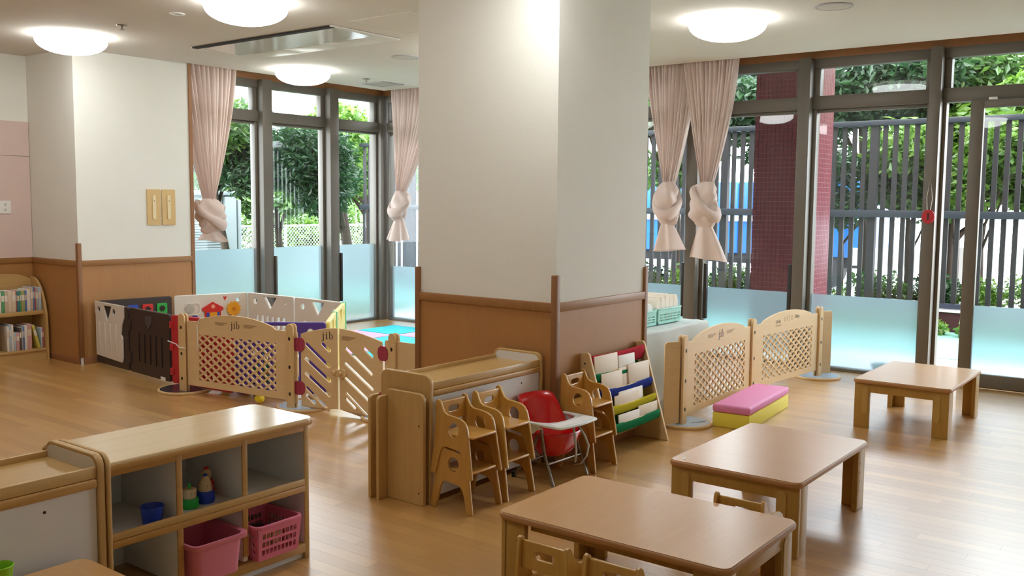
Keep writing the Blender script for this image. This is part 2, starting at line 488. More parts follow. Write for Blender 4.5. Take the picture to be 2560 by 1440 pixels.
# white wall with wainscot (the block between the recess and the window)
wall_left = struct(box('wall_left', (LWX, LWY, 0), (5.50, 9.2, 2.955), M_WALL))
W_Z = .948
def wainscot(parent, face, a, b, at, z=W_Z, base=True):
    """flat panel, rail and skirting on a wall face; face 'y' = facing -Y at y=at, 'x' = facing -X at x=at"""
    def slab(n, d, z0, z1, m, bev=0):
        if face == 'y': return box(n, (a, at-d, z0), (b, at+.002, z1), m, parent, bev)
        return box(n, (at-d, a, z0), (at+.002, b, z1), m, parent, bev)
    slab('wainscot_panel', .004, .0, z-.05, M_WAINS)
    slab('wainscot_rail', .016, z-.052, z, M_WAINSRAIL, .004)
    if base: slab('skirting', .010, .0, .062, M_BASEB, .002)
wainscot(wall_left, 'y', LWX+.02, 5.50, LWY)
wainscot(wall_left, 'x', LWY+.02, BKY, LWX)
def corner_guard(parent, x, y, z1=1.106):
    bm = bmesh.new()
    add_box(bm, (x-.02, y-.02, .065), (x+.02, y+.02, z1), .006)
    return obj('corner_guard', bm, M_GUARD, parent, smooth=40)
corner_guard(wall_left, LWX+.003, LWY+.003)
struct(box('trim_3', (5.50, LWY-.012, 0), (5.535, WY+.1, 2.955), M_HEADWOOD))
wall_back = struct(box('wall_back', (-3, BKY, 0), (LWX, 9.2, 2.9), M_WALL))
wainscot(wall_back, 'y', -3, LWX-.005, BKY)
box('pink_panel', (2.0, BKY-.012, W_Z), (LWX-.004, BKY+.002, 1.896), M_PINKWALL, wall_back)
box('pink_panel', (2.0, BKY-.012, 1.902), (LWX-.004, BKY+.002, 2.22), M_PINKWALL, wall_back)
struct(box('wall_front', (-3.15, -1.15, 0), (-3, 9.2, 2.9), M_WALL))
struct(box('wall_right', (-3, -1.15, 0), (8.8, -1.0, 2.955), M_WALL))

# the big pillar
PX0, PX1, PY0, PY1 = 4.372, 5.392, 3.024, 4.085
pillar = struct(box('pillar', (PX0, PY0, 0), (PX1, PY1, CEIL+.005), M_WALL))
wainscot(pillar, 'x', PY0, PY1, PX0, .936)
wainscot(pillar, 'y', PX0, PX1, PY0, .936)
corner_guard(pillar, PX0+.002, PY0+.002, 1.095)
corner_guard(pillar, PX0+.002, PY1-.002, 1.095)
corner_guard(pillar, PX1-.002, PY0+.002, 1.095)

# ------------------------------------------------------------------ windows
TR0, TR1, HEAD = 2.375, 2.492, 2.745
def bay(idx, root, u0, u1, frost, sill=.03, bars=(), upper=True, lower=True, uin=.035, mull=None, split=None):
    """one window bay: u along the wall, y outward. root: (loc, rz)"""
    w = bpy.data.objects.new('window_%d' % idx, None); link(w); struct(w)
    w.location, w.rotation_euler = root[0], (0, 0, root[1])
    fr = [('head_rail', (u0, -.01, HEAD), (u1, .09, 2.83)), ('transom_bar', (u0, -.02, TR0), (u1, .09, TR1)),
          ('sill_rail', (u0, 0, -.003), (u1, .1, sill)),
          ('jamb', (u0, 0, sill), (u0+uin, .085, TR0)), ('jamb', (u1-uin, 0, sill), (u1, .085, TR0)),
          ('jamb', (u0, .005, TR1), (u0+.055, .085, HEAD)), ('jamb', (u1-.055, .005, TR1), (u1, .085, HEAD))]
    for n, a, b in fr: box(n, a, b, M_ALU, w, .004)
    box('pane', (u0+.05, .044, TR1-.01), (u1-.05, .050, HEAD+.01), M_GLASS, w)
    if lower:
        box('sash_rail', (u0+uin, .02, TR0-.028), (u1-uin, .075, TR0), M_ALU, w, .003)
        box('pane', (u0+uin-.01, .044, frost), (u1-uin+.01, .050, TR0-.01), M_GLASS, w)
        if frost > sill+.05:
            box('frosted_pane', (u0+uin-.01, .0475, sill-.01), (u1-uin+.01, .0485, frost), M_FROST, w)
    for (ub, zb0, zb1) in bars:
        box('pull_bar', (ub-.018, -.035, zb0), (ub+.018, .0, zb1), M_BLACKBAR, w, .004)
    return w
def mullion(w, u0, u1, d0=-.10, d1=.12):
    box('mullion', (u0, d0, -.003), (u1, d1, 2.83), M_ALU, w, .004)
LROOT = ((0, WY, 0), 0)
w1 = bay(1, LROOT, 5.535, 6.625, .973, bars=((5.575, .30, .915),))
mullion(w1, 6.625, 6.755)
w2 = bay(2, LROOT, 6.755, 7.60, .973, bars=())
mullion(w2, 7.60, 7.735)
box('pull_bar', (7.738, -.12, .30), (7.765, -.02, .885), M_BLACKBAR, w2, .004)
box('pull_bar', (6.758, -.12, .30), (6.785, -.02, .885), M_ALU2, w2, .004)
w3 = bay(3, LROOT, 7.735, 8.47, .973, uin=.03)
mullion(w3, 8.47, 8.66, -.06, .15)
# right wall: local u = -Y
RROOT = ((WX, 0, 0), R(-90))
RF = .69
edges = [(-8.52, -7.42), (-7.32, -6.32), (-6.22, -5.30), (-5.20, -4.30), (-4.18, -3.20), (-3.09, -2.075)]
for i, (a, b_) in enumerate(edges):
    bars = ()
    if i == 4: bars = ((-4.10, .38, .925), (-3.245, .38, .955))
    if i == 5: bars = ()
    if i == 3: bars = ((-4.345, .38, .925),)
    frost = RF
    w = bay(4+i, RROOT, a, b_, frost, bars=bars)
    nxt = edges[i+1][0] if i+1 < len(edges) else -1.985
    mullion(w, b_, nxt)
# doorway bay with the sliding leaf pushed aside
w = bay(10, RROOT, -1.985, -.80, RF, lower=False, uin=.03)
mullion(w, -.80, -.70)
for i, (a, b_) in enumerate([(-.70, .40), ]):
    w = bay(11+i, RROOT, a, b_, RF)
    mullion(w, b_, 1.02)
door = bpy.data.objects.new('door_1', None); link(door); struct(door)
door.location, door.rotation_euler = (WX, 0, 0), (0, 0, R(-90))
for n, a, b_ in (('stile', (-1.755, -.07, .02), (-1.655, -.02, 2.37)), ('stile', (-.72, -.07, .02), (-.62, -.02, 2.37)),
                ('bottom_rail', (-1.655, -.07, .02), (-.72, -.02, .125)), ('top_rail', (-1.655, -.07, 2.31), (-.72, -.02, 2.37))):
    box(n, a, b_, M_ALU, door, .004)
box('pane', (-1.665, -.049, RF), (-.71, -.043, 2.32), M_GLASS, door)
box('frosted_pane', (-1.665, -.0465, .115), (-.71, -.0455, RF), M_FROST, door)
box('closer', (-1.62, -.095, 2.372), (-1.56, -.06, 2.392), M_WHITEPL, door, .003)

# ================================================================== CEILING FITTINGS
M_DOME = bpy.data.materials.new('lamp_dome_lit'); M_DOME.use_nodes = True
_b = M_DOME.node_tree.nodes['Principled BSDF']
_b.inputs['Base Color'].default_value = (.9, .9, .9, 1)
_b.inputs['Emission Color'].default_value = (.975, 1.0, .985, 1)
_b.inputs['Emission Strength'].default_value = LAMP_STRENGTH
def make_lamp():
    t = thing('ceiling_lamp', 'round white dome ceiling lamp above the dark playpen panels', 'ceiling lamp', (4.01, 7.60, CEIL), group='dome ceiling lamps')
    lathe('base_ring', [(0, 0), (.235, 0), (.235, -.028), (.2, -.03), (0, -.03)], M_LAMPBASE, t, 40)
    prof = [(.0, -.155)]
    for k in range(1, 13):
        a = R(90*k/12); prof.append((.275*math.sin(a)**.92, -.042-.113*math.cos(a)))
    prof += [(.268, -.030), (.235, -.026), (0, -.026)]
    lathe('diffuser_dome', prof, M_DOME, t, 48, sm=60)
    return t
lamp = make_lamp()
for (x, y, lb) in ((4.02, 5.33, 'round white dome ceiling lamp cut by the top edge of the photo'),
                   (6.40, 7.58, 'smallest dome ceiling lamp, hanging before the window between the curtains'),
                   (6.40, 2.96, 'round dome ceiling lamp beside the pillar over the pink block'),
                   (6.40, 5.33, 'round dome ceiling lamp hidden behind the white pillar'),
                   (3.86, 2.88, 'round dome ceiling lamp overhead before the pillar'),
                   (1.64, 7.60, 'round dome ceiling lamp out of view over the floor before the bookcase'),
                   (1.64, 5.33, 'round dome ceiling lamp out of view beyond the cubby shelf'),
                   (1.64, 2.96, 'round dome ceiling lamp out of view over the cubby shelf')):
    copy_tree(lamp, (x, y, CEIL), 0, lb)

# air-conditioner panel: X 4.91-5.60, Y 5.48-7.29
t = thing('air_conditioner', 'long ceiling air conditioner panel with dark slot and glossy flap', 'air conditioner', (5.28, 6.385, CEIL-.001))
fo, fi = rrect(-.37, -.91, .37, .91, .01), rrect(-.33, -.86, .10, .86, .005)
plate('panel', fo, M_ACPANEL, t, [fi], .012, .003, T(0, 0, -.006))
box('slot', (-.372, -.88, -.0145), (-.318, .88, -.002), M_SLOT, t)
bm = bmesh.new()
vv = [bm.verts.new(p) for p in ((-.295, -.855, -.004), (.105, -.855, -.016), (.105, .855, -.016), (-.295, .855, -.004), (-.295, -.855, -.001), (.105, -.855, -.002), (.105, .855, -.002), (-.295, .855, -.001))]
for f in ((0, 3, 2, 1), (4, 5, 6, 7), (0, 1, 5, 4), (1, 2, 6, 5), (2, 3, 7, 6), (3, 0, 4, 7)): bm.faces.new([vv[k] for k in f])
obj('flap', bm, M_ACFLAP, t)
for y in (-.5, 0, .5): box('grille_louvre', (.13, y-.2, -.014), (.34, y+.2, -.011), M_ACPANEL, t, .001)

t = thing('ceiling_hatch', 'square flush access hatch in the ceiling beside the pillar', 'ceiling hatch', (5.2, 4.96, CEIL))
plate('frame', rrect(-.31, -.31, .31, .31, .004), M_ACPANEL, t, [rrect(-.30, -.30, .30, .30, .003)], .004, 0, T(0, 0, -.002))
box('lid', (-.298, -.298, -.003), (.298, .298, -.0005), M_CEIL, t)

def round_speaker(x, y, lb):
    t = thing('ceiling_speaker', lb, 'speaker', (x, y, CEIL), group='round ceiling speakers')
    lathe('rim', [(.0, 0), (.125, 0), (.125, -.006), (.112, -.009), (.108, -.006), (0, -.006)], M_LAMPBASE, t, 36)
    lathe('grille', [(0, -.010), (.06, -.009), (.108, -.006), (.108, -.003), (0, -.003)], M_GRILL, t, 36)
round_speaker(6.385, 2.194, 'round grey ceiling speaker grille right of the dome lamp')
round_speaker(6.37, 6.12, 'round grey ceiling speaker grille half hidden by the pillar')
t = thing('ceiling_vent', 'square grey ceiling vent near the corner curtain', 'air vent', (7.66, 7.71, CEIL))
plate('frame', rrect(-.17, -.17, .17, .17, .006), M_LAMPBASE, t, [rrect(-.14, -.14, .14, .14, .003)], .010, .002, T(0, 0, -.005))
for k in range(8):
    box('slat', (-.14, -.135+k*.035, -.008), (.14, -.115+k*.035, -.003), M_GRILL, t)
box('backing', (-.14, -.14, -.002), (.14, .14, -.0005), M_SLOT, t)
def sprinkler(x, y, lb):
    t = thing('sprinkler_head', lb, 'sprinkler', (x, y, CEIL))
    lathe('escutcheon', [(0, 0), (.042, 0), (.038, -.006), (.016, -.010), (0, -.010)], M_CHROME, t, 20)
    lathe('deflector', [(0, -.010), (.008, -.012), (.008, -.03), (.018, -.032), (.018, -.036), (0, -.036)], M_CHROME, t, 16)
sprinkler(4.01, 6.84, 'small metal sprinkler head between the two nearer dome lamps')
sprinkler(7.25, 7.55, 'tiny sprinkler head past the far dome lamp')
t = thing('downlight', 'small recessed downlight beside the cut-off dome lamp', 'downlight', (3.995, 6.086, CEIL))
lathe('rim', [(0, 0), (.055, 0), (.052, -.006), (.036, -.006), (.034, -.001), (0, -.001)], M_WHITEPL, t, 24)
lathe('reflector', [(0, -.002), (.03, -.002), (.03, -.0045), (0, -.0045)], M_CHROME, t, 20)

# ================================================================== WALL FITTINGS
def switch(x, lb):
    t = thing('light_switch', lb, 'light switch', (x, LWY, 1.43), group='twin wall switches')
    plate('plate', rrect(-.072, -.172, .072, .172, .008), M_SWITCH, t, [], .010, .002, T(0, -.005, 0) @ RX90)
    plate('rocker', capsule(0, -.1, 0, .1, .018), M_SWITCHBTN, t, [], .010, .002, T(0, -.012, 0) @ RX90)
    plate('indicator', circle(0, .06, .006, 10), M_INKLIGHT, t, [], .002, 0, T(0, -.0175, 0) @ RX90)
switch(5.098, 'ochre wall switch plate further from the curtain')
switch(5.256, 'ochre wall switch plate nearer the curtain')
t = thing('wall_outlet', 'white two-row outlet plate on the pink wall panel', 'outlet', (4.06, BKY-.012, 1.42))
plate('plate', rrect(-.09, -.06, .09, .06, .006), M_WHITEPL, t, [], .008, .002, T(0, -.004, 0) @ RX90)
for zx in (-.04, .04):
    for zz in (-.025, .025):
        plate('socket', circle(zx, zz, .013, 12), M_CABINET, t, [], .003, 0, T(0, -.009, 0) @ RX90)
t = thing('hanging_tag', 'round red tag on a white string by the sliding door', 'tag', (WX-.125, 2.03, 1.42))
plate('disc', circle(0, 0, .052, 24, .06), M_PENRED, t, [], .012, .003, YZ)
plate('mark', capsule(0, -.025, 0, .025, .006), M_INK, t, [], .001, 0, T(-.007, 0, 0) @ YZ)
tube('string', [(0, -.015, .055), (.01, -.025, .15), (.02, .0, .33), (.01, .02, .16), (0, .01, .055)], .003, M_WHITEPL, t, 6)

# ================================================================== CURTAINS
def grid_mesh(fn, nu, nv, closed=False):
    bm = bmesh.new(); V = []
    for j in range(nv+1):
        V.append([bm.verts.new(fn(i/nu, j/nv)) for i in range(nu if closed else nu+1)])
    for j in range(nv):
        for i in range(nu):
            i2 = (i+1) % nu if closed else i+1
            bm.faces.new((V[j][i], V[j][i2], V[j+1][i2], V[j+1][i]))
    return bm

def curtain(loc, rz, label, x0, x1, kc, kz0, kz1, tz, tl, tr, seed, kw=.15, pl=13):
    """x0..x1 top edge, knot centred on kc between kz0 (top) and kz1, tail hem at tz from tl to tr"""
    t = thing('curtain', label, 'curtain', loc, rz, group='knotted pale pink curtains')
    rg = random.Random(seed); ph = [rg.uniform(0, 6.28) for _ in range(6)]
    ztop = 2.93
    def drape(u, v):
        z = ztop+(kz0-.03-ztop)*v
        e = v**1.25
        a, b = x0+(kc-.055-x0)*e, x1+(kc+.055-x1)*(v**1.55)
        x = a+(b-a)*(u+.012*math.sin(9*u+ph[0])*math.sin(math.pi*u))
        amp = .030*(1-.1*v)*(1+.35*math.sin(7*u+ph[1]))
        y = amp*math.sin(2*math.pi*pl*u+ph[2]+.8*math.sin(3*v+5*u+ph[3]))+.012*math.sin(2*math.pi*5*u+4*v+ph[4])
        x += .35*amp*math.cos(2*math.pi*pl*u+ph[2])*(1-v)
        y *= 1-.35*v
        y -= .05*v*(1-(2*u-1)**2)
        return (x, y, z)
    o = obj('drape', grid_mesh(drape, pl*8, 30), M_CURTAIN, t, smooth=75)
    kh = kz0-kz1
    def knot(u, v):
        th = 2*math.pi*u
        z = kz0+.02-(kh+.04)*v
        r = kw*(math.sin(math.pi*min(max(v*.92+.05, 0), 1))**.55)
        spiral = .10*math.sin(2*th+7*v+ph[0])+.07*math.sin(5*th-9*v+ph[1])+.05*math.sin(9*v+3*th+ph[5])+.075*math.sin(24*v+3.2*math.sin(th+ph[4])+2*th)*abs(math.sin(th*1.5+3*v+ph[3]))
        r *= 1+spiral
        return (kc+.02*math.sin(5*v+ph[2])+r*math.cos(th), -.03+.72*r*math.sin(th), z+.035*math.sin(th+ph[3])*math.sin(math.pi*v))
    obj('knot', grid_mesh(knot, 40, 26, True), M_CURTAIN, t, smooth=75)
    # the loop of cloth that crosses the knot
    c = Vector((kc, -.03, (kz0+kz1)/2+.02)); bm = bmesh.new(); rings = []
    for k in range(28):
        a = 2*math.pi*k/28
        p = c+Vector((kw*.86*math.cos(a), .80*kw*math.sin(a), -.62*kh*.5*math.cos(a+ph[4]*.3)))
        n = Vector((math.cos(a), math.sin(a), 0))
        ring = []
        for q in range(10):
            b = 2*math.pi*q/10
            w = .055*(1+.18*math.sin(3*a+ph[1]))*(1+.12*math.sin(4*b+6*a))
            ring.append(bm.verts.new(p+n*math.cos(b)*.034+Vector((0, 0, 1))*math.sin(b)*w))
        rings.append(ring)
    for k in range(28):
        for q in range(10):
            bm.faces.new((rings[k][q], rings[k][(q+1) % 10], rings[(k+1) % 28][(q+1) % 10], rings[(k+1) % 28][q]))
    bmesh.ops.recalc_face_normals(bm, faces=bm.faces)
    obj('wrap', bm, M_CURTAIN, t, smooth=75)
    def tail(u, v):
        z = kz1+.05+(tz-kz1-.05)*v
        a, b = kc-.05+(tl-kc+.05)*v**.9, kc+.05+(tr-kc-.05)*v**.9
        s = (a+b)/2+(b-a)/2*math.cos(2*math.pi*u)
        y = (.035+.055*v)*math.sin(2*math.pi*u)
        y += .030*v*math.sin(2*math.pi*5*u+ph[3])
        return (s+.016*v*math.cos(2*math.pi*5*u+ph[2]), -.03+y, z+.02*v*math.cos(2*math.pi*u+ph[5]))
    obj('tail', grid_mesh(tail, 64, 12, True), M_CURTAIN, t, smooth=75)
    return t
curtain((0, 8.30, 0), 0, 'knotted pale pink curtain beside the ochre wall switches', 5.36, 6.11, 5.76, 1.50, 1.17, 1.09, 5.63, 5.95, 1, .155)
curtain((8.28, 0, 0), R(-90), 'knotted pale pink curtain in the window corner behind the pillar', -8.20, -7.45, -8.03, 1.62, 1.28, 1.05, -8.20, -7.90, 2, .135)
curtain((8.36, 0, 0), R(-90), 'knotted pale pink curtain right against the white pillar edge', -4.74, -4.15, -4.44, 1.71, 1.30, 1.05, -4.56, -4.24, 3, .135)
curtain((8.24, 0, 0), R(-90), 'knotted pale pink curtain hanging nearer the maroon tiled column', -4.24, -3.69, -3.97, 1.70, 1.29, .985, -4.12, -3.73, 4, .14)

# ================================================================== LOW SHELVES
def bolt(parent, p, axis='y', r=.005):
    lathe('screw', [(0, 0), (r, 0), (r, .0015), (0, .0015)], M_INK, parent, 10).matrix_local = T(*p) @ (RX90 if axis == 'y' else YZ)

# cubby shelf
t = thing('cubby_shelf', 'low wooden cubby shelf with six open compartments and glossy top', 'shelf', (1.655, 3.02, 0))
W, D, H = .905, .40, .60
plate('top', rrect(-.005, -.02, W+.025, D, .05, 6, (0, 1, 1, 0)), M_BEECHTOP, t, [], .026, .006, T(0, 0, H-.013))
plate('top_edge', rrect(-.008, -.023, W+.028, D+.003, .05, 6, (0, 1, 1, 0)), M_BEECHEDGE, t, [rrect(.006, -.008, W+.014, D-.01, .045, 6, (0, 1, 1, 0))], .020, .004, T(0, 0, H-.018))
for x in (0, W-.025):
    box('side_panel', (x, 0, 0), (x+.025, D-.01, H-.027), M_BEECH, t, .003)
for x in (.282, .571):
    box('divider', (x, .004, .075), (x+.022, D-.02, H-.027), M_SHELFGREY, t, .002)
    box('divider_edge', (x-.001, -.001, .095), (x+.023, .005, H-.027), M_BEECHEDGE, t, .001)
box('back_panel', (.025, D-.02, .05), (W-.025, D-.012, H-.027), M_SHELFGREY, t)
box('shelf_board', (.025, .006, .300), (W-.025, D-.02, .318), M_SHELFGREY, t, .001)
box('shelf_lip', (.025, -.006, .288), (W-.025, .008, .314), M_BEECHEDGE, t, .004)
box('shelf_lip', (.025, -.0035, .3145), (W-.025, .008, .342), M_BEECHX, t, .003)
for x in (.0252, W-.0262): box('side_liner', (x, .004, .066), (x+.001, D-.02, H-.03), M_SHELFGREY, t)
box('bottom_board', (.025, .006, .048), (W-.025, D-.02, .066), M_BEECHX, t, .001)
box('bottom_lip', (.025, -.004, .026), (W-.025, .008, .065), M_BEECHEDGE, t, .004)
box('plinth', (.025, .015, .0), (W-.025, .03, .048), M_SHELFWHITE, t)
box('top_rail', (.025, .0, H-.055), (W-.025, .012, H-.027), M_BEECHEDGE, t, .003)

def tray_shelf(name, label, x0, x1, y0, y1, two_left=False):
    t = thing(name, label, 'shelf', (x0, y0, 0))
    W, D = x1-x0, y1-y0
    prof = rrect(0, 0, D, .65, .045, 6, (0, 0, 1, 1))
    for k, x in enumerate((.014, W-.014)):
        plate('end_panel', prof, M_BEECH, t, [], .026, .005, T(x, 0, 0) @ YZ)
        xi = x+.0135 if k == 0 else x-.0135
        plate('end_liner', rrect(.012, .01, D-.012, .638, .04, 6, (0, 0, 1, 1)), M_SHELFWHITE, t, [], .001, 0, T(xi, 0, 0) @ YZ)
    box('tray', (.027, .02, .575), (W-.027, D-.02, .590), M_BEECHX, t)
    box('tray_rim', (.027, .006, .573), (W-.027, .022, .612), M_BEECHX, t, .003)
    box('tray_rim', (.027, D-.022, .573), (W-.027, D-.006, .612), M_BEECHX, t, .003)
    box('rounded_rail', (.027, .0, .540), (W-.027, .02, .572), M_BEECHEDGE, t, .008, 3)
    box('white_panel', (.027, .012, .03), (W-.027, .020, .542), M_SHELFWHITE, t)
    box('back_frame', (.027, D-.03, .03), (W-.027, D-.01, .573), M_SHELFGREY, t)
    box('bottom_board', (.027, .02, .03), (W-.027, D-.03, .05), M_BEECHX, t)
    for fx in (.2, .8):
        b = bolt(t, (W*fx, .012, .50))
    return t
tray_shelf('tray_shelf', 'white-backed tray-top shelf standing against the pillar behind the chairs', 3.385, 4.345, 3.085, 3.43)
tray_shelf('tray_shelf', 'white-backed tray-top shelf cut off beside the cubby shelf', .62, 1.625, 2.95, 3.305)
o = thing('end_board', 'beech end board standing between the tray shelf and cubby shelf', 'board', (1.6355, 2.945, 0))
plate('board', rrect(0, 0, .36, .65, .05, 6, (0, 0, 1, 1)), M_BEECH, o, [], .017, .005, YZ)
# partition board propped at the shelf end, with its two feet
t = thing('partition_board', 'lower beech partition board standing at the tray shelf end, two narrow feet', 'partition', (3.352, 3.09, 0))
plate('main_board', rrect(0, 0, .265, .562, .035, 6, (0, 0, 1, 1)), M_BEECH, t, [], .022, .004, YZ)
for y in (.255, .312):
    plate('foot_board', rrect(-.075, 0, -.011, .53, .022, 5, (0, 0, 0, 1)), M_BEECH, t, [], .020, .004, T(0, y, 0) @ RX90)
for z in (.06, .40): bolt(t, (-.0115, .03, z), 'x')

# ------------------------------------------------------------------ things in the cubby shelf
t = thing('cup', 'small blue plastic cup in the upper cubby next to the wooden dolls', 'cup', (1.872, 3.08, .3185))
lathe('shell', [(0, 0), (.034, 0), (.041, .062), (.043, .064), (.041, .066), (.038, .062), (.031, .004), (0, .004)], M_BLUE, t, 28)
def doll(loc, lb, body, col, tall):
    t = thing('stacking_doll', lb, 'toy', loc, group='wooden stacking dolls')
    t.scale = (.72, .72, .76)
    if body == 'green':
        lathe('base', [(0, 0), (.046, 0), (.05, .012), (.046, .026), (.05, .036), (.044, .05), (0, .05)], col, t, 24)
        lathe('head', [(0, .05), (.034, .05), (.036, .06), (.036, .092), (.033, .098), (0, .098)], M_DOLLWOOD, t, 24)
        lathe('peg', [(0, .098), (.008, .098), (.009, .12), (.006, .126), (0, .127)], col, t, 14)
    elif body == 'blue':
        lathe('base', [(0, 0), (.046, 0), (.052, .02), (.048, .035), (.05, .048), (.04, .062), (0, .062)], col, t, 24)
        lathe('head', [(0, .062), (.036, .062), (.037, .08), (.026, .118), (.012, .138), (0, .14)], M_DOLLWOOD, t, 24)
        lathe('cap', [(.013, .134), (.012, .142), (.006, .150), (0, .152)], col, t, 14)
    else:
        lathe('base', [(0, 0), (.04, 0), (.045, .03), (.038, .05), (.042, .07), (.03, .09), (0, .09)], col, t, 24)
        lathe('head', [(0, .086), (.02, .09), (.03, .112), (.028, .13), (.016, .144), (0, .146)], M_DOLLWOOD, t, 24)
        lathe('cap', [(.016, .142), (.014, .150), (.005, .157), (0, .158)], col, t, 14)
    for s in (-.010, .010):
        zz = {'green': .078, 'blue': .092, 'red': .122}[body]; rr = {'green': .036, 'blue': .034, 'red': .029}[body]
        lathe('eye', [(0, -.0025), (.003, 0), (0, .0025)], M_INK, t, 8, c=(s, -rr+.001, zz))
doll((2.061, 3.13, .3185), 'green wooden stacking doll with a square head, in the middle cubby', 'green', M_GREEN, 0)
doll((2.139, 3.14, .3185), 'blue wooden doll with a cone-shaped head, in the middle cubby', 'blue', M_BLUE, 0)
doll((2.189, 3.205, .3185), 'red wooden doll with round head behind the blue one', 'red', M_RED, 0)

def tub(name, label, loc, w, d, h, m, taper, holes=False, rim=.012):
    t = thing(name, label, 'bin' if not holes else 'basket', loc)
    n = 6
    def ring(z, f, r):
        return [(x, y, z) for (x, y) in rrect(-w/2*f, -d/2*f, w/2*f, d/2*f, r, 4)]
    f0 = 1-taper
    bm = bmesh.new()
    lv = [(.004, f0*.985, 1), (h, 1, 1), (h, 1+rim/w*2, 1), (h-.014, 1+rim/w*2, 1)]
    if not holes:
        rings = [[bm.verts.new(p) for p in ring(z, f, .03)] for z, f, _ in ((0, f0, 1), (h-.004, 1, 1), (h, 1+rim*2/w, 1), (h-.016, 1+rim*2/w, 1))]
        for a, b in zip(rings, rings[1:]):
            for k in range(len(a)): bm.faces.new((a[k], a[(k+1) % len(a)], b[(k+1) % len(a)], b[k]))
        bm.faces.new(rings[0][::-1])
        o = obj('shell', bm, m, t, smooth=40)
        sm_ = o.modifiers.new('thickness', 'SOLIDIFY'); sm_.thickness = .003
    else:
        # walls as plates with window rows, tilted outward
        tilt = math.atan2((1-f0)*w/2, h)
        for (ln, off, rz) in ((w, d/2, 0), (w, d/2, math.pi), (d, w/2, math.pi/2), (d, w/2, -math.pi/2)):
            nc = max(5, round(ln/.026)); hs = []
            hw = ln/2*f0
            for r_ in range(3):
                zz = .022+r_*(h-.045)/3
                for c_ in range(nc):
                    xc = -hw+.012+(2*hw-.024)*(c_+.5)/nc
                    hs.append(rrect(xc-.0075, zz, xc+.0075, zz+(h-.06)/3-.006, .003, 2))
            outer = [(-hw, 0), (hw, 0), (ln/2-.004, h-.008), (-ln/2+.004, h-.008)]
            o = plate('wall', outer, m, t, hs, .0035, 0, RX90)
            o.rotation_euler = (0, 0, rz)
            dirv = Vector((math.sin(rz), -math.cos(rz), 0))
            off0 = off*f0
            Mx = Matrix.Rotation(rz, 4, 'Z') @ T(0, -off0, 0) @ Matrix.Rotation(tilt, 4, 'X')
            o.matrix_local = Mx
        plate('floor', rrect(-w/2*f0, -d/2*f0, w/2*f0, d/2*f0, .015), m, t, [], .004, 0, T(0, 0, .003))
        plate('rim', rrect(-w/2-.006, -d/2-.006, w/2+.006, d/2+.006, .03), m, t, [rrect(-w/2+.006, -d/2+.006, w/2-.006, d/2-.006, .022)], .014, .003, T(0, 0, h-.006))
    return t
tub('storage_bin', 'solid pink plastic bin sticking out of the lower middle cubby', (2.085, 3.115, .0665), .22, .29, .155, M_PINKBIN, .10)
tub('toy_basket', 'pink slotted plastic basket in the lower cubby at the shelf end', (2.375, 3.10, .0665), .225, .24, .145, M_PINKBASKET, .12, True)
for k, (x, y, m_) in enumerate(((2.33, 3.14, M_DOLLWOOD), (2.40, 3.16, M_INK), (2.37, 3.08, M_SWITCH), (2.43, 3.09, M_DOLLWOOD))):
    o = thing('toy_block', ('pale wooden block in the pink basket toward its back', 'dark block in the pink slotted basket', 'tan block in the pink slotted basket', 'pale wooden block in the pink basket toward the shelf end')[k], 'toy', (x, y, .0725), R(25*k))
    box('block', (-.025, -.02, 0), (.025, .02, .075), m_, o, .004)

# ================================================================== CHAIRS
SIDE = [(-.020, .350), (-.014, .362), (-.003, .366), (.010, .358), (.020, .334), (.034, .310), (.058, .297), (.10, .294), (.142, .288), (.168, .273), (.184, .246), (.196, .19), (.226, .004), (.222, 0), (.196, 0), (.190, .006), (.172, .082), (.160, .112), (.138, .130), (.05, .140), (.034, .135), (.022, .115), (-.006, .004), (-.010, 0), (-.038, 0), (-.042, .006), (-.024, .14), (-.020, .25)]
def make_chair(label, m_side):
    t = thing('armchair', label, 'chair', group='small plywood armchairs')
    me = plate_mesh(SIDE, [circle(.098, .228, .034, 22, .036)], .015, .003, YZ)
    for s in (-1, 1):
        o = obj('side_panel', me, m_side, t, smooth=35)
        # d runs forward = local -y ; splay outwards below
        o.matrix_local = Matrix.Rotation(math.pi, 4, 'Z') @ T(-s*.1135, 0, 0) @ Matrix.Rotation(s*R(2.6), 4, 'Y')
    plate('backrest', rrect(-.0935, .252, .0935, .352, .006, 3), m_side, t, [capsule(-.026, .308, .026, .308, .0135)], .013, .004, T(0, -.002, 0) @ RX90)
    plate('seat', rrect(-.0975, -.208, .0975, -.002, .012, 4, (1, 1, 0, 0)), M_CHAIRSEAT, t, [], .012, .004, T(0, 0, .199))
    return t
ch = make_chair('plywood armchair on top of the stack at the shelf end', M_CHAIR)
ch.location = (3.500, 3.038, .172)
chy = make_chair('yellower plywood armchair on top of the middle stack beside the red chair', M_CHAIRY)
chy.location = (3.775, 3.034, .172)
copy_tree(ch, (3.500, 3.036, 0), 0, 'plywood armchair at the bottom of the stack at the shelf end')
copy_tree(ch, (3.775, 3.032, 0), 0, 'plywood armchair at the bottom of the stack beside the red chair')
copy_tree(ch, (4.485, 2.965, .172), 0, 'plywood armchair on top of the stack before the book rack')
copy_tree(ch, (4.485, 2.960, 0), 0, 'plywood armchair at the bottom of the stack before the book rack')
copy_tree(chy, (2.52, 1.775, 0), R(90), 'plywood armchair pushed under the near table, further from the frame edge')
copy_tree(chy, (2.52, 1.505, 0), R(90), 'plywood armchair pushed under the near table, by the bottom frame edge')
copy_tree(chy, (3.405, 1.462, 0), R(90), 'plywood armchair between the near and middle tables')

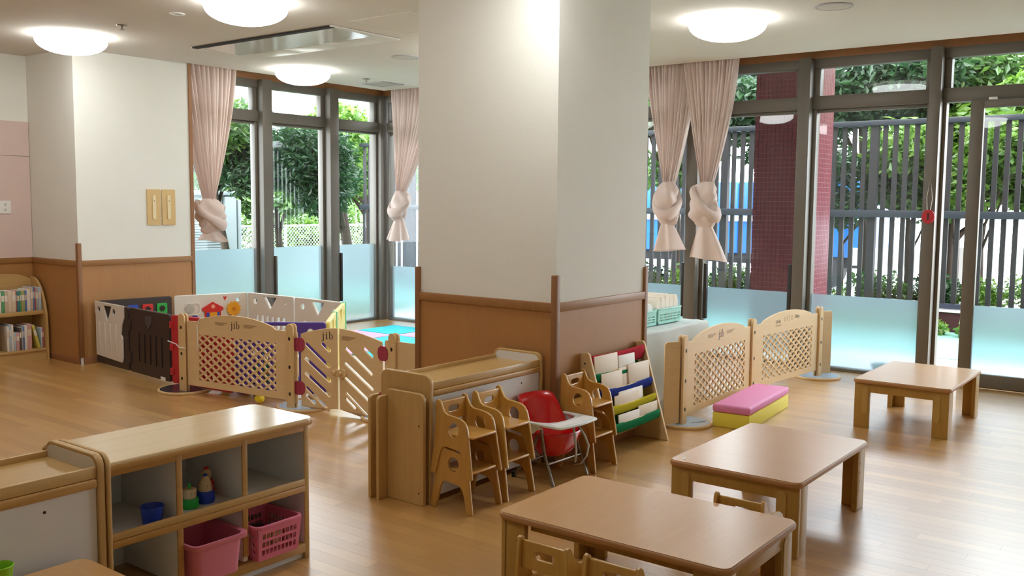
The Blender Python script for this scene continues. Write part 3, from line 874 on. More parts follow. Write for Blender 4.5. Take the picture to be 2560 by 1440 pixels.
# red baby chair with tray
t = thing('baby_chair', 'red plastic baby chair with white tray and steel legs', 'baby chair', (4.18, 2.90, 0), R(-3))
def bucket(u, v):
    th = 2*math.pi*u           # 0 = +x, front = -y at 270 deg
    sx, sy = math.cos(th), math.sin(th)
    sup = (abs(sx)**3+abs(sy)**3)**(-1/3)
    back = max(0, sy); front = max(0, -sy)
    bk = min(1, back/.62); bk = bk*bk*(3-2*bk); rim = .275+.165*bk-.01*front**2
    k = v**.45
    w = 1+.10*v
    x = .138*sup*sx*k*w
    y = .128*sup*sy*k*w+.055*back*v*v
    z = .125+(rim-.125)*v**2.4
    return (x, y, z)
o = obj('seat_shell', grid_mesh(bucket, 48, 14, True), M_REDCHAIR, t, smooth=70)
md = o.modifiers.new('thickness', 'SOLIDIFY'); md.thickness = .007
tray = [(-.175, .055), (-.178, -.05), (-.172, -.165), (-.16, -.185), (-.08, -.198), (0, -.202), (.08, -.198), (.16, -.185), (.172, -.165), (.178, -.05), (.175, .055), (.155, .055), (.145, -.02), (.12, -.065), (.07, -.088), (0, -.094), (-.07, -.088), (-.12, -.065), (-.145, -.02), (-.155, .055)]
plate('tray', tray, M_TRAY, t, [], .014, .004, T(0, 0, .322))
plate('tray_recess', [(-.15, -.10), (-.152, -.165), (0, -.186), (.152, -.165), (.15, -.10), (.07, -.112), (0, -.116), (-.07, -.112)], M_WHITEPL, t, [], .002, 0, T(0, 0, .3295))
for s in (-1, 1):
    plate('tray_bracket', [(.055, .316), (-.03, .316), (-.06, .300), (-.02, .288), (.0, .268), (.05, .268)], M_TRAY, t, [], .010, .003, T(s*.165, 0, 0) @ YZ)
    lathe('screw', [(0, 0), (.005, 0), (.005, .002), (0, .002)], M_INK, t, 8).matrix_local = T(s*.171, .03, .285) @ YZ
    tube('leg', [(s*.150, -.04, .30), (s*.150, -.06, .17), (s*.155, -.13, 0)], .0095, M_CHROME, t)
    tube('leg', [(s*.150, -.02, .26), (s*.150, .04, .14), (s*.150, .15, 0)], .0095, M_CHROME, t)
    lathe('foot', [(0, 0), (.014, 0), (.014, .028), (.01, .032), (0, .032)], M_BLACKPL, t, 14, c=(s*.150, .148, 0))
tube('cross_bar', [(-.150, -.088, .112), (.150, -.088, .112)], .007, M_CHROME, t)
tube('cross_bar', [(-.150, .07, .10), (.150, .07, .10)], .007, M_CHROME, t)
def strap(pts, w=.018):
    bm = bmesh.new(); prev = None
    for (x, y, z) in pts:
        a, b = bm.verts.new((x-w/2, y, z)), bm.verts.new((x+w/2, y, z))
        if prev: bm.faces.new((prev[0], prev[1], b, a))
        prev = (a, b)
    o = obj('strap', bm, M_STRAP, t, smooth=60); m_ = o.modifiers.new('thickness', 'SOLIDIFY'); m_.thickness = .003
strap([(-.02, -.158, .30), (-.01, -.160, .24), (.0, -.162, .17), (.005, -.155, .13), (.02, -.14, .10)])
strap([(.02, -.165, .30), (.05, -.18, .25), (.075, -.19, .19), (.07, -.18, .13), (.045, -.16, .09), (.02, -.14, .09)])

# ================================================================== TABLES
def make_table(label, L=.95, Wd=.625, H=.335):
    """L along local x; aprons on the short ends"""
    t = thing('low_table', label, 'table', group='low wooden tables')
    plate('top_edge', rrect(-L/2, -Wd/2, L/2, Wd/2, .04, 6), M_TEDGE, t, [], .026, .009, T(0, 0, H-.015), 3)
    plate('tabletop', rrect(-L/2+.006, -Wd/2+.006, L/2-.006, Wd/2-.006, .036, 6), M_TTOP, t, [], .004, .001, T(0, 0, H-.002))
    for sx in (-1, 1):
        x = sx*(L/2-.035)
        box('apron', (x-.012, -Wd/2+.11, H-.088), (x+.012, Wd/2-.11, H-.028), M_TLEG, t, .002)
        for sy in (-1, 1):
            y0, y1 = sorted((sy*(Wd/2-.012), sy*(Wd/2-.112)))
            l = box('leg', (x-.014, y0, 0), (x+.014, y1, H-.028), M_TLEG, t, .003)
            ya, yb = sorted((sy*(Wd/2-.012), sy*(Wd/2-.038)))
            xa, xb = sorted((x, x-sx*.095))
            box('leg_side', (xa, ya, 0), (xb, yb, H-.028), M_TLEG, l, .003)
            plate('leg_pad', rrect(min(y0, y1)+.045*(sy < 0)+.008, .10, max(y0, y1)-.045*(sy > 0)-.008, H-.05, .018, 5), M_TLEGPAD, l, [], .006, .002, T(x+sx*.016, 0, 0) @ YZ)
            for k in range(4 if sx > 0 else 0):
                plate('peg_hole', circle(x-sx*.06, .10+k*.045, .005, 10), M_GUARD, l, [], .001, 0, T(0, sy*(Wd/2-.0118), 0) @ RX90)
    for sy in (-1, 1):
        box('long_rail', (-L/2+.12, sy*(Wd/2-.075)-.01, H-.07), (L/2-.12, sy*(Wd/2-.075)+.01, H-.028), M_TLEG, t, .002)
    return t
tb = make_table('low wooden table by the sliding glass door')
tb.location = (6.905, 1.672, 0)
copy_tree(tb, (4.278, 1.682, 0), 0, 'low wooden table in the middle, before the pink block')
copy_tree(tb, (3.047, 1.682, 0), R(90), 'low wooden table nearest, with two armchairs under it')
copy_tree(tb, (1.055, 2.605, .0), 0, 'low wooden table corner below the white-backed shelf, holding a green cup')
box('sticker', (0, 0, 0), (.03, .012, .0006), M_WHITEPL, None).matrix_world = T(3.845, 1.925, .3355) @ Matrix.Rotation(R(20), 4, 'Z')
st = bpy.data.objects['sticker']; tag(st, 'tiny white sticker on the middle table corner', 'sticker')
t = thing('cup', 'bright green plastic cup on the table at the frame edge', 'cup', (1.236, 2.86, .3355))
lathe('shell', [(0, 0), (.030, 0), (.038, .07), (.040, .072), (.038, .074), (.035, .07), (.027, .004), (0, .004)], mat('lime_plastic', (140, 206, 30), .35), t, 28)

# ================================================================== WOODEN SAFETY GATES
def along(p, q):
    """matrix: local x from p to q on the floor, z up"""
    d = Vector((q[0]-p[0], q[1]-p[1], 0)); L = d.length; a = math.atan2(d.y, d.x)
    return T(p[0], p[1], 0) @ Matrix.Rotation(a, 4, 'Z'), L, a

def glyphs(h):
    """serif j i b outlines, x-height h, as separate outlines; returns (outers, holes, width)"""
    s = h*.17
    j = [(0, h), (-.28*h, .93*h), (-.28*h, .88*h), (-.08*h, .86*h), (-.08*h, -.25*h), (-.16*h, -.38*h), (-.34*h, -.34*h), (-.40*h, -.40*h), (-.22*h, -.52*h), (-.02*h, -.46*h), (.12*h, -.26*h), (.12*h, h)]
    def stem(x, top):
        return [(x-.24*h, 0), (x+.36*h, 0), (x+.36*h, .06*h), (x+.16*h, .10*h), (x+.16*h, top), (x+.02*h, top), (x-.26*h, top-.07*h), (x-.26*h, top-.12*h), (x-.05*h, top-.14*h), (x-.05*h, .10*h), (x-.24*h, .06*h)]
    out = [j, circle(.02*h, 1.28*h, .12*h, 12), stem(.72*h, h), circle(.77*h, 1.28*h, .12*h, 12)]
    bx = 1.42*h
    out.append([(bx-.05*h, 0), (bx+.12*h, .06*h), (bx+.12*h, 1.6*h), (bx+.05*h, 1.6*h), (bx-.22*h, 1.53*h), (bx-.22*h, 1.48*h), (bx-.05*h, 1.46*h)])
    oc, ic = [], []
    for k in range(17):
        a = R(-115+230*k/16)
        oc.append((bx+.36*h+.44*h*math.cos(a), .5*h+.52*h*math.sin(a))); ic.append((bx+.34*h+.27*h*math.cos(a), .5*h+.42*h*math.sin(a)))
    out.append(oc+ic[::-1])
    return out, 2.0*h
def lettering_jib(parent, M, xc, z, h):
    o, w = glyphs(h)
    o = [[(x+xc-w*.42, y+z) for x, y in pl] for pl in o]
    return plate('lettering', o, M_INK, parent, [], .0008, 0, M, smooth=None)
def fine_print(parent, M, x, z, w, rows=4, dz=.0065):
    outs = []
    for k in range(rows):
        ww = w*(1-.12*k) if rows > 3 else w*(1-.15*k)
        outs.append([(x, z-k*dz), (x+ww, z-k*dz), (x+ww, z-k*dz+.0035), (x, z-k*dz+.0035)])
    return plate('fine_print', outs, M_INKLIGHT, parent, [], .0006, 0, M, smooth=None)

def lattice_holes(x0, x1, z0, z1, nx, nz):
    """staggered diamonds cut off straight at the border of the field"""
    px, pz = (x1-x0)/nx, (z1-z0)/nz; hx, hz = px*.36, pz*.37; H = []
    def clip(poly):
        def cut(pl, f, mk):
            res = []
            for a, b in zip(pl, pl[1:]+pl[:1]):
                fa, fb = f(a), f(b)
                if fa >= 0: res.append(a)
                if fa*fb < 0:
                    t_ = fa/(fa-fb); res.append((a[0]+(b[0]-a[0])*t_, a[1]+(b[1]-a[1])*t_))
            return res
        for f in (lambda p: p[0]-x0, lambda p: x1-p[0], lambda p: p[1]-z0, lambda p: z1-p[1]):
            if len(poly) < 3: return []
            poly = cut(poly, f, None)
        return poly
    for g in (0, .5):
        for i in range(nx+1):
            for k in range(nz+1):
                cx, cz = x0+(i+g)*px, z0+(k+g)*pz
                if cx > x1+1e-6 or cz > z1+1e-6: continue
                d = []
                for (ax, az) in ((1, 0), (0, 1), (-1, 0), (0, -1)):
                    bx, bz = (0, 1) if ax else (1, 0)
                    s = 1 if (ax+az) > 0 else -1
                    if ax: d += [(cx+s*hx*.86, cz-s*hz*.14), (cx+s*hx*.86, cz+s*hz*.14)]
                    else: d += [(cx+s*hx*.14, cz+s*hz*.86), (cx-s*hx*.14, cz+s*hz*.86)]
                d = clip(d)
                if len(d) >= 3: H.append(d)
    return H

def arch_outline(L, z0, ze, zp, fl=.10):
    """panel outline: shoulders at ze, arch rising to zp"""
    P = [(0, z0), (L, z0), (L, ze-.012), (L-.012, ze)]
    n = 28
    for k in range(n+1):
        u = k/n; x = L*(1-fl)-(L*(1-2*fl))*u
        P.append((x, ze+(zp-ze)*math.sin(math.pi*u)**.62))
    P += [(.012, ze), (0, ze-.012)]
    return P

def lattice_panel(root, p, q, text='jib'):
    Mx, L, a = along(p, q)
    pa = plate('lattice_panel', arch_outline(L, .07, .572, .645), M_GATE, root, lattice_holes(L*.12, L*.90, .118, .475, 9, 6), .014, .002, RX90, smooth=30)
    pa.matrix_local = Mx
    TF = T(0, -.0073, 0) @ RX90
    if text == 'jib':
        lettering_jib(pa, TF, L*.5, .548, .036)
        fine_print(pa, TF, L*.30, .582, L*.125); fine_print(pa, TF, L*.59, .582, L*.125)
    else:
        text_obj('lettering', 'Little', .042, M_INK, pa, T(L*.34, 0, .553) @ TF)
        text_obj('lettering', 'Baby', .042, M_INK, pa, T(L*.64, 0, .570) @ TF)
        plate('emblem', [circle(L*.45, .575, .018, 16), circle(L*.50, .580, .022, 16), circle(L*.555, .577, .018, 16)], M_INKLIGHT, pa,
              [circle(L*.45, .575, .014, 16), circle(L*.50, .580, .018, 16), circle(L*.555, .577, .014, 16)], .0006, 0, TF)
        fine_print(pa, TF, L*.30, .535, L*.10, 2)
    return pa

def gate_post(root, p, ang, zb=.02, gap=.016, plugs=True):
    """two rounded boards clamping the panels"""
    for s in (-1, 1):
        b = plate('post_board', rrect(-.034, zb, .034, .628, .033, 6, (0, 0, 1, 1)), M_GATEEDGE, root, [], .016, .004, T(0, s*gap, 0) @ RX90)
        b.matrix_local = T(p[0], p[1], 0) @ Matrix.Rotation(ang, 4, 'Z') @ T(0, 0, 0)
        if plugs:
            for z in (.12, .315, .52):
                plate('bolt_hole', circle(0, z, .010, 14, .014), M_PLUG, b, [], .0012, 0, T(0, s*(gap+.0083), 0) @ RX90)

def gate_base(root, p, r=.2, top=M_WHITEPL, doodle=False):
    d = lathe('base_disc', [(0, 0), (r, 0), (r+.004, .006), (r+.004, .014), (r, .020), (0, .020)], M_GATEEDGE, root, 48, c=(p[0], p[1], 0))
    lathe('base_sheet', [(0, .0203), (r-.012, .0203), (r-.012, .0212), (0, .0212)], top, d, 40, c=(p[0], p[1], 0))
    if doodle:
        for k in range(5):
            x, y = p[0]+.02*k-.03, p[1]-.06-.012*k
            box('scribble', (x, y, .0213), (x+.05, y+.006, .0218), M_NAVY, d)
M_SHEET = mat('base_sheet_grey', (176, 190, 206), .2)
M_SHEETDARK = mat('base_sheet_dark', (58, 52, 56), .2)

# gate by the playpen
g = thing('safety_gate', 'wooden lattice safety gate with a double swing door before the playpen', 'safety gate')
A, B_, Cc, Dd = (4.20, 6.41), (4.345, 5.30), (4.485, 4.945), (4.47, 4.40)
lattice_panel(g, (4.212, 6.37), (4.335, 5.34))
_, _, ang1 = along(A, B_)
gate_post(g, A, ang1); gate_post(g, B_, ang1)
_, _, ang2 = along(Cc, Dd)
gate_post(g, Dd, ang2)
gate_base(g, (4.26, 6.50), .20, M_SHEETDARK); gate_base(g, (4.45, 5.30), .19, M_SHEET); gate_base(g, (4.60, 4.58), .19, M_SHEET)
def door_leaf(name, p, q, jib, left):
    Mx, L, a = along(p, q)
    n = 16; top = []
    for k in range(n+1):
        u = k/n; top.append((L*(1-u), .558+.052*(math.sin(math.pi/2*(1-u)) if left else math.sin(math.pi/2*u))))
    outer = [(0, .03), (L, .03)]+top
    sl = []
    cx = L*.5
    dz = .085
    for k, (x0, x1) in enumerate(((.16, .76), (.14, .78), (.14, .78), (.16, .74))):
        zc = .455-k*.105 if left else .445-k*.105
        sl.append(capsule(L*x0, zc+.03, L*x1, zc-.12, .0125))
    sl.append(capsule(L*.60, .492, L*.78, .448, .0125))
    sl.append(capsule(L*.16, .115, L*.36, .066, .0125))
    dl = plate(name, outer, M_GATE, g, sl, .014, .002, RX90, smooth=30)
    dl.matrix_local = Mx
    TF = T(0, -.0073, 0) @ RX90
    if jib: lettering_jib(dl, TF, L*.72, .530, .034)
    else: fine_print(dl, TF, L*.06, .558, L*.36, 5)
    return dl
dl1 = door_leaf('door_leaf', (4.378, 5.235), (4.482, 4.965), True, True)
dl2 = door_leaf('door_leaf', (4.484, 4.945), (4.475, 4.515), False, False)
# hinge side boards and maroon hinges
def side_strip(p, q):
    Mx, L, a = along(p, q)
    o = plate('hinge_strip', rrect(0, .05, L, .575, .02, 5, (0, 0, 1, 1)), M_GATE, g, [], .014, .002, RX90); o.matrix_local = Mx
side_strip((4.335, 5.33), (4.368, 5.262)); side_strip((4.474, 4.485), (4.470, 4.405))
side_strip((4.470, 4.39), (4.47, 4.12))
for p, a in (((4.373, 5.248), along((4.378, 5.235), (4.482, 4.965))[2]), ((4.474, 4.50), ang2)):
    for z in (.165, .48):
        for s in (-1, 1):
            h = plate('hinge', [(0, z-.05), (s*.022, z-.05), (s*.042, z-.034), (s*.05, z), (s*.042, z+.034), (s*.022, z+.05), (0, z+.05)], M_MAROON, g, [], .006, .001, T(0, -.0105, 0) @ RX90)
            h.matrix_local = T(p[0], p[1], 0) @ Matrix.Rotation(a, 4, 'Z')
lt = plate('latch', [(-.06, -.022), (-.05, -.028), (.045, -.034), (.075, -.020), (.082, 0), (.072, .024), (.04, .034), (0, .022), (-.05, .026), (-.064, .012)], M_GATEEDGE, g, [], .016, .004, RX90)
lt.matrix_local = T(4.484-.016, 4.945, .295) @ Matrix.Rotation(ang2, 4, 'Z')
for x in (-.035, .03):
    lathe('knob', [(0, 0), (.014, .0), (.017, .008), (.012, .017), (0, .019)], M_GATEEDGE, lt, 16).matrix_local = T(x, -.008, 0) @ RX90

# gate towards the window on the other side of the pillar
g = thing('safety_gate', 'two-panel wooden lattice safety gate between pillar and window', 'safety gate')
gA, gB, gC = (5.69, 2.885), (6.885, 2.905), (8.10, 2.805)
lattice_panel(g, (5.725, 2.885), (6.85, 2.905)); lattice_panel(g, (6.92, 2.902), (8.065, 2.808), 'little')
gate_post(g, gA, along(gA, gB)[2]); gate_post(g, gB, along(gA, gC)[2]); gate_post(g, gC, along(gB, gC)[2])
for (p, q) in (((5.655, 2.89), (5.56, 2.955)), ((8.14, 2.795), (8.245, 2.745))):
    Mx, L, a = along(p, q)
    o = plate('wing_board', rrect(0, .03, L, .585, .025, 5, (0, 0, 1, 0)), M_GATE, g, [], .014, .002, RX90); o.matrix_local = Mx
gate_base(g, (5.765, 2.89), .175, M_SHEET, True); gate_base(g, (8.13, 2.82), .20, M_SHEET)

# white cord tied round the first post
t = thing('cord', 'thin white cord tied round the first gate post', 'cord')
tube('loop', [(4.26, 6.72, .375), (4.225, 6.55, .37), (4.175, 6.445, .365), (4.165, 6.40, .362), (4.19, 6.37, .36)], .004, M_WHITEPL, t, 6)
t = thing('cord', 'thin white cord hanging over the lattice panel top', 'cord')
tube('strand', [(4.28, 6.17, .60), (4.245, 6.17, .610), (4.220, 6.22, .60), (4.212, 6.245, .55), (4.213, 6.245, .43), (4.215, 6.245, .36)], .003, M_WHITEPL, t, 6)

# ================================================================== PLAYPEN
PH = .58
pen = thing('playpen', 'plastic playpen of dark, white, red, purple and yellow panels', 'playpen')
def bar_holes(L, slots=6, v=True):
    H = []
    if v:
        H.append([(L*.36, PH-.028), (L*.64, PH-.028), (L*.5, PH-.15)])
        H.append(circle(L*.17, PH-.075, .014, 12)); H.append(circle(L*.83, PH-.08, .03, 16))
    for k in range(slots):
        x = L*(.16+.68*(k+.5)/slots)
        if v and k in (2, 3): pass
        H.append(rrect(x-.022, .085, x+.022, PH-.215, .012, 3))
    return H
def pen_panel(p, q, m, holes, t=.035, name='panel'):
    Mx, L, a = along(p, q)
    o = plate(name, rrect(0, .026, L, PH, .022, 4), m, pen, holes(L) if callable(holes) else holes, t, .006, RX90, smooth=35)
    o.matrix_local = Mx
    # rounded top rail and hinge knuckles
    return o, L
pts = [(4.455, 8.15), (4.388, 7.475), (4.318, 6.75), (4.365, 6.00), (4.82, 5.455), (5.32, 5.93), (5.87, 6.42), (5.905, 7.14), (5.90, 7.86), (5.175, 8.07), (4.475, 8.165)]
def seg(i, j=None): return pts[i], pts[(i+1) if j is None else j]
def mid_gap(p, q, g=.012):
    d = (Vector(q)-Vector(p)).normalized()*g
    return (p[0]+d.x, p[1]+d.y), (q[0]-d.x, q[1]-d.y)
# dark panel with the white child gate in it (its face turned outward = local -y side)
p, q = mid_gap(*seg(0))
pn, L = pen_panel(p, q, M_PENDARK, [])
wp = plate('white_gate', [(.03, .10), (L-.11, .085), (L-.09, .13), (L-.09, .30), (L-.12, .33), (L-.10, .42), (L-.06, .48), (L-.06, PH+.006), (.02, PH+.006), (.02, PH-.09), (.035, PH-.12)], M_PENWHITE, pn,
           [[(L*.30, PH-.02), (L*.55, PH-.02), (L*.42, PH-.16)], circle(L*.16, PH-.06, .024, 14), circle(L*.62, PH-.06, .026, 14)], .014, .004, T(0, -.025, 0) @ RX90)
for k in range(4): box('rib', (.10+.11*k, -.037, .14), (.125+.11*k, -.030, PH-.17), M_PENWHITE, wp, .003)
p, q = mid_gap(*seg(1))
pn, L = pen_panel(p, q, M_PENDARK, [])
plate('heart', [(L*.5, PH-.16), (L*.42, PH-.10), (L*.42, PH-.06), (L*.46, PH-.04), (L*.5, PH-.06), (L*.54, PH-.04), (L*.58, PH-.06), (L*.58, PH-.10)], mat('pen_charcoal', (74, 70, 76), .4), pn, [], .006, .002, T(0, -.02, 0) @ RX90)
for k in range(5): box('rib', (.16+.10*k, -.024, .13), (.176+.10*k, -.0165, PH-.20), M_PENDARK, pn, .003)
plate('sticker', rrect(L-.16, .025, L-.08, .055, .005, 3), M_WHITEPL, pn, [], .002, 0, T(0, -.0185, 0) @ RX90)
for z in (.15, .43):
    box('hinge_block', (-.02, -.024, z-.05), (.03, -.0165, z+.05), M_PENDARK, pn, .004)
# red, purple, yellow panels
for i, m in ((2, M_PENRED), (3, M_PENPURPLE), (4, M_PENYELLOW), (5, M_PENYELLOW)):
    p, q = mid_gap(*seg(i)); pn, L = pen_panel(p, q, m, bar_holes)
    if m is M_PENYELLOW:
        box('end_cap', (L-.03, -.024, .027), (L+.008, .024, PH+.004), M_PENGREEN, pn, .008)
        box('foot_rail', (.02, -.022, .027), (L-.04, .022, .06), M_PENGREEN, pn, .006)
    if m is M_PENRED:
        for z in (.12, .32, .50): box('hinge_block', (-.016, -.024, z-.03), (.03, -.0165, z+.03), M_PENRED, pn, .004)
# white bar panels and the white activity panel
for i in (6, 7):
    p, q = mid_gap(*seg(i)); pen_panel(p, q, M_PENWHITE, bar_holes)
p, q = mid_gap(pts[9], pts[8])
pn, L = pen_panel(p, q, M_PENWHITE, lambda L: [circle(L*.86, PH-.065, .017, 14), circle(L*.90, .20, .02, 14)])
TF = lambda d: T(0, -.0175-d, 0) @ RX90
plate('recess_ring', rrect(.10, PH-.20, .25, PH-.075, .03), M_PENWHITE, pn, [rrect(.112, PH-.188, .238, PH-.087, .025)], .008, .002, TF(.004))
lathe('dial', [(0, 0), (.048, 0), (.044, .012), (0, .016)], mat('pen_grey', (186, 180, 172), .4), pn, 24).matrix_local = T(.145, -.0175, PH-.135) @ RX90
hz = PH-.30
plate('house', [(.29, hz), (.45, hz), (.45, hz+.13), (.475, hz+.14), (.475, hz+.165), (.37, hz+.225), (.265, hz+.165), (.265, hz+.14), (.29, hz+.13)], M_RED, pn, [], .014, .003, TF(.007))
plate('house_door', rrect(.335, hz+.01, .41, hz+.12, .004), M_ORANGE, pn, [], .006, .001, TF(.017))
plate('house_window', rrect(.412, hz+.01, .435, hz+.12, .002), M_BLUE, pn, [], .006, .001, TF(.016))
plate('house_window', rrect(.306, hz+.01, .332, hz+.12, .002), M_BLUE, pn, [], .006, .001, TF(.016))
plate('house_light', circle(.37, hz+.178, .02, 16), mat('pen_peach', (236, 160, 130), .4), pn, [], .006, .001, TF(.017))
gear = []
for k in range(48):
    a = 2*math.pi*k/48; rr = .075 if (k//2) % 2 else .064
    gear.append((.58+rr*math.cos(a), PH-.155+rr*math.sin(a)))
plate('sun_gear', gear, M_ORANGE, pn, [], .012, .002, TF(.008))
plate('gear_hub', circle(.58, PH-.155, .02, 16), mat('pen_amber', (214, 130, 30), .4), pn, [], .006, .001, TF(.016))
plate('blue_wheel', circle(.19, PH-.245, .045, 20), M_PURPLE, pn, [circle(.19, PH-.245, .02, 14)], .010, .002, TF(.006))
plate('wheel_hub', circle(.19, PH-.245, .018, 14), M_ORANGE, pn, [], .012, .002, TF(.006))
plate('blue_wheel', circle(.535, PH-.26, .045, 20), M_NAVY, pn, [], .010, .002, TF(.006))
plate('red_triangle', [(.475, PH-.03), (.515, PH-.03), (.495, PH-.07)], M_RED, pn, [], .004, .001, TF(.003))
# dark activity panel against the wall
p, q = mid_gap(pts[10], pts[9])
pn, L = pen_panel(p, q, M_PENDARK, [])
for k, (m, sh) in enumerate(((M_BLUE, 0), (M_RED, 1), (M_GREEN, 2))):
    x = .30+.14*k
    plate('shape_square', rrect(x-.05, PH-.16, x+.05, PH-.06, .01), m, pn, [], .010, .002, TF(.005))
    n = (5, 6, 8)[k]; star = []
    for q_ in range(n*2):
        a = math.pi*q_/n+.3; rr = .036 if q_ % 2 == 0 else .022
        star.append((x+rr*math.cos(a), PH-.11+rr*math.sin(a)))
    plate('shape_cutout', star, M_PLUG, pn, [], .003, 0, TF(.011))

# balls in the pen
cols = [('red', M_RED), ('yellow', mat('toy_yellow', (244, 220, 50), .35)), ('blue', M_BLUE), ('green', mat('toy_teal', (30, 160, 110), .35)), ('orange', mat('toy_orange2', (240, 120, 40), .35)), ('purple', M_PURPLE), ('pink', mat('toy_pinkball', (240, 150, 170), .35))]
bb = bmesh.new(); bmesh.ops.create_uvsphere(bb, u_segments=16, v_segments=10, radius=.036)
ball_me = {}
for cn, m in cols:
    me = bpy.data.meshes.new('ball'); bb.to_mesh(me); me.materials.append(m); me.shade_smooth(); ball_me[cn] = me
bb.free()
rg = random.Random(11); placed = []
def inside_pen(x, y):
    c = False; j = len(pts)-1
    for i in range(len(pts)):
        xi, yi = pts[i]; xj, yj = pts[j]
        if (yi > y) != (yj > y) and x < (xj-xi)*(y-yi)/(yj-yi)+xi: c = not c
        j = i
    return c
def far_from_edges(x, y, d):
    for (x1, y1), (x2, y2) in zip(pts, pts[1:]+pts[:1]):
        vx, vy = x2-x1, y2-y1; tt = max(0, min(1, ((x-x1)*vx+(y-y1)*vy)/(vx*vx+vy*vy)))
        if math.hypot(x-x1-tt*vx, y-y1-tt*vy) < d: return False
    return True
for layer in range(6):
    z = .037+layer*.0585
    for tries in range(2600):
        if len([p for p in placed if p[3] == layer]) > 20-2*layer: break
        x, y = 4.40+rg.random()*(.75-layer*.03), 5.55+rg.random()*1.10
        if not inside_pen(x, y) or not far_from_edges(x, y, .062): continue
        if math.hypot(x-4.26, y-6.5) < .245 or math.hypot(x-4.45, y-5.3) < .24: continue
        if math.hypot(x-4.42, y-6.1) > .62-layer*.045: continue
        if any((x-a)**2+(y-b)**2+(z-c)**2 < .0725**2 for a, b, c, _ in placed): continue
        if layer and not any((x-a)**2+(y-b)**2 < .045**2*1.6 and c < z for a, b, c, _ in placed): continue
        placed.append((x, y, z, layer))
for k, (x, y, z, l) in enumerate(placed):
    cn = cols[rg.randrange(len(cols))][0]
    o = bpy.data.objects.new('ball', ball_me[cn]); link(o); o.location = (x, y, z)
    tag(o, '%s plastic ball in the pile inside the playpen' % cn, 'ball', 'play balls piled in the playpen')
o = bpy.data.objects.new('ball', ball_me['yellow']); link(o); o.location = (4.335, 5.66, .037)
tag(o, 'yellow plastic ball on the floor under the lattice gate panel', 'ball')
# foam play mat
names = ['cyan foam mat tile in the window corner', 'lilac foam mat tile along the window wall next to the corner one', 'cyan foam mat tile along the window wall, third from the corner',
         'lilac foam mat tile along the playpen window next to the corner one', 'cyan foam mat tile in the middle of the mat', 'lilac foam mat tile in the middle row toward the pillar',
         'cyan foam mat tile along the playpen window, third from the corner', 'lilac foam mat tile in the gate row, middle', 'cyan foam mat tile in the gate row, nearest the pillar']
def foam_tile(nm, x, y, m, s=.60):
    t = thing('foam_tile', nm, 'play mat', (x, y, 0), group='foam play mat tiles')
    P = []
    for (dx, dy, sx, sy) in ((1, 0, 0, 0), (0, 1, s, 0), (-1, 0, s, s), (0, -1, 0, s)):
        for k in range(12):
            d = s*k/12; off = .012 if k % 2 else 0
            nx, ny = dy, -dx
            P.append((sx+dx*d-nx*off, sy+dy*d-ny*off))
    plate('sheet', P, m, t, [], .012, .001, T(0, 0, .0065))
mx0, my0 = 7.55, 7.42
k = 0
for i in range(3):
    for j in range(3):
        m = M_MATCYAN if (i+j) % 2 == 0 else M_MATPINK
        foam_tile(names[k] if k < len(names) else names[-1], mx0-.62*i, my0-.62*j, m); k += 1

# ================================================================== BOOK RACK WITH CLOTH SLINGS
rx0, rx1 = 4.63, 5.30
rk = thing('book_rack', 'wooden book rack with coloured cloth slings against the pillar', 'book rack', (rx0, 2.77, 0))
RW = rx1-rx0
def rfront(z): return .185*z/.62
sp = [(0, 0), (.24, 0), (.25, .60), (.238, .62), (.20, .625), (.186, .612)]
for x in (.009, RW-.009):
    plate('side_panel', sp, M_GATEEDGE, rk, [], .018, .003, T(x, 0, 0) @ YZ)
    lathe('screw', [(0, 0), (.006, 0), (.006, .002), (0, .002)], M_INK, rk, 8).matrix_local = T(x-.0095, .215, .56) @ Matrix.Rotation(math.pi, 4, 'Z') @ YZ
box('back_rail', (.018, .225, .05), (RW-.018, .24, .10), M_GATEEDGE, rk, .002)
M_SL = {'red': fabric('sling_red', (176, 42, 56)), 'green': fabric('sling_green', (20, 110, 66)), 'blue': fabric('sling_blue', (36, 50, 128)), 'yellow': fabric('sling_yellow', (180, 166, 34))}
def sling(zf, col, first=False):
    yf = rfront(zf)+.012
    if first: prof = [(yf+.012, zf+.01), (yf+.004, zf+.016), (yf-.004, zf+.008), (yf-.004, zf-.02), (yf+.006, zf-.06), (yf+.02, zf-.075)]
    else: prof = [(yf+.008, zf), (yf+.0, zf+.007), (yf-.008, zf), (yf-.007, zf-.02), (yf+.002, zf-.042), (yf+.022, zf-.054), (yf+.045, zf-.045), (yf+.07, zf+.0), (yf+.085, zf+.05)]
    def f(u, v):
        k = v*(len(prof)-1); i = min(int(k), len(prof)-2); s = k-i
        y = prof[i][0]+(prof[i+1][0]-prof[i][0])*s; z = prof[i][1]+(prof[i+1][1]-prof[i][1])*s
        sag = .008*math.sin(math.pi*u)
        return (.019+(RW-.038)*u, y, z-sag*(1 if 0 < v < .8 else .4))
    o = obj('sling', grid_mesh(f, 16, (len(prof)-1)*3), M_SL[col], rk, smooth=60)
    md = o.modifiers.new('thickness', 'SOLIDIFY'); md.thickness = .003
    tube('dowel', [(.012, yf, zf-.001), (RW-.012, yf, zf-.001)], .004, M_GATEEDGE, rk, 8)
sling(.585, 'red', True); sling(.487, 'green'); sling(.390, 'blue'); sling(.290, 'yellow'); sling(.188, 'green')
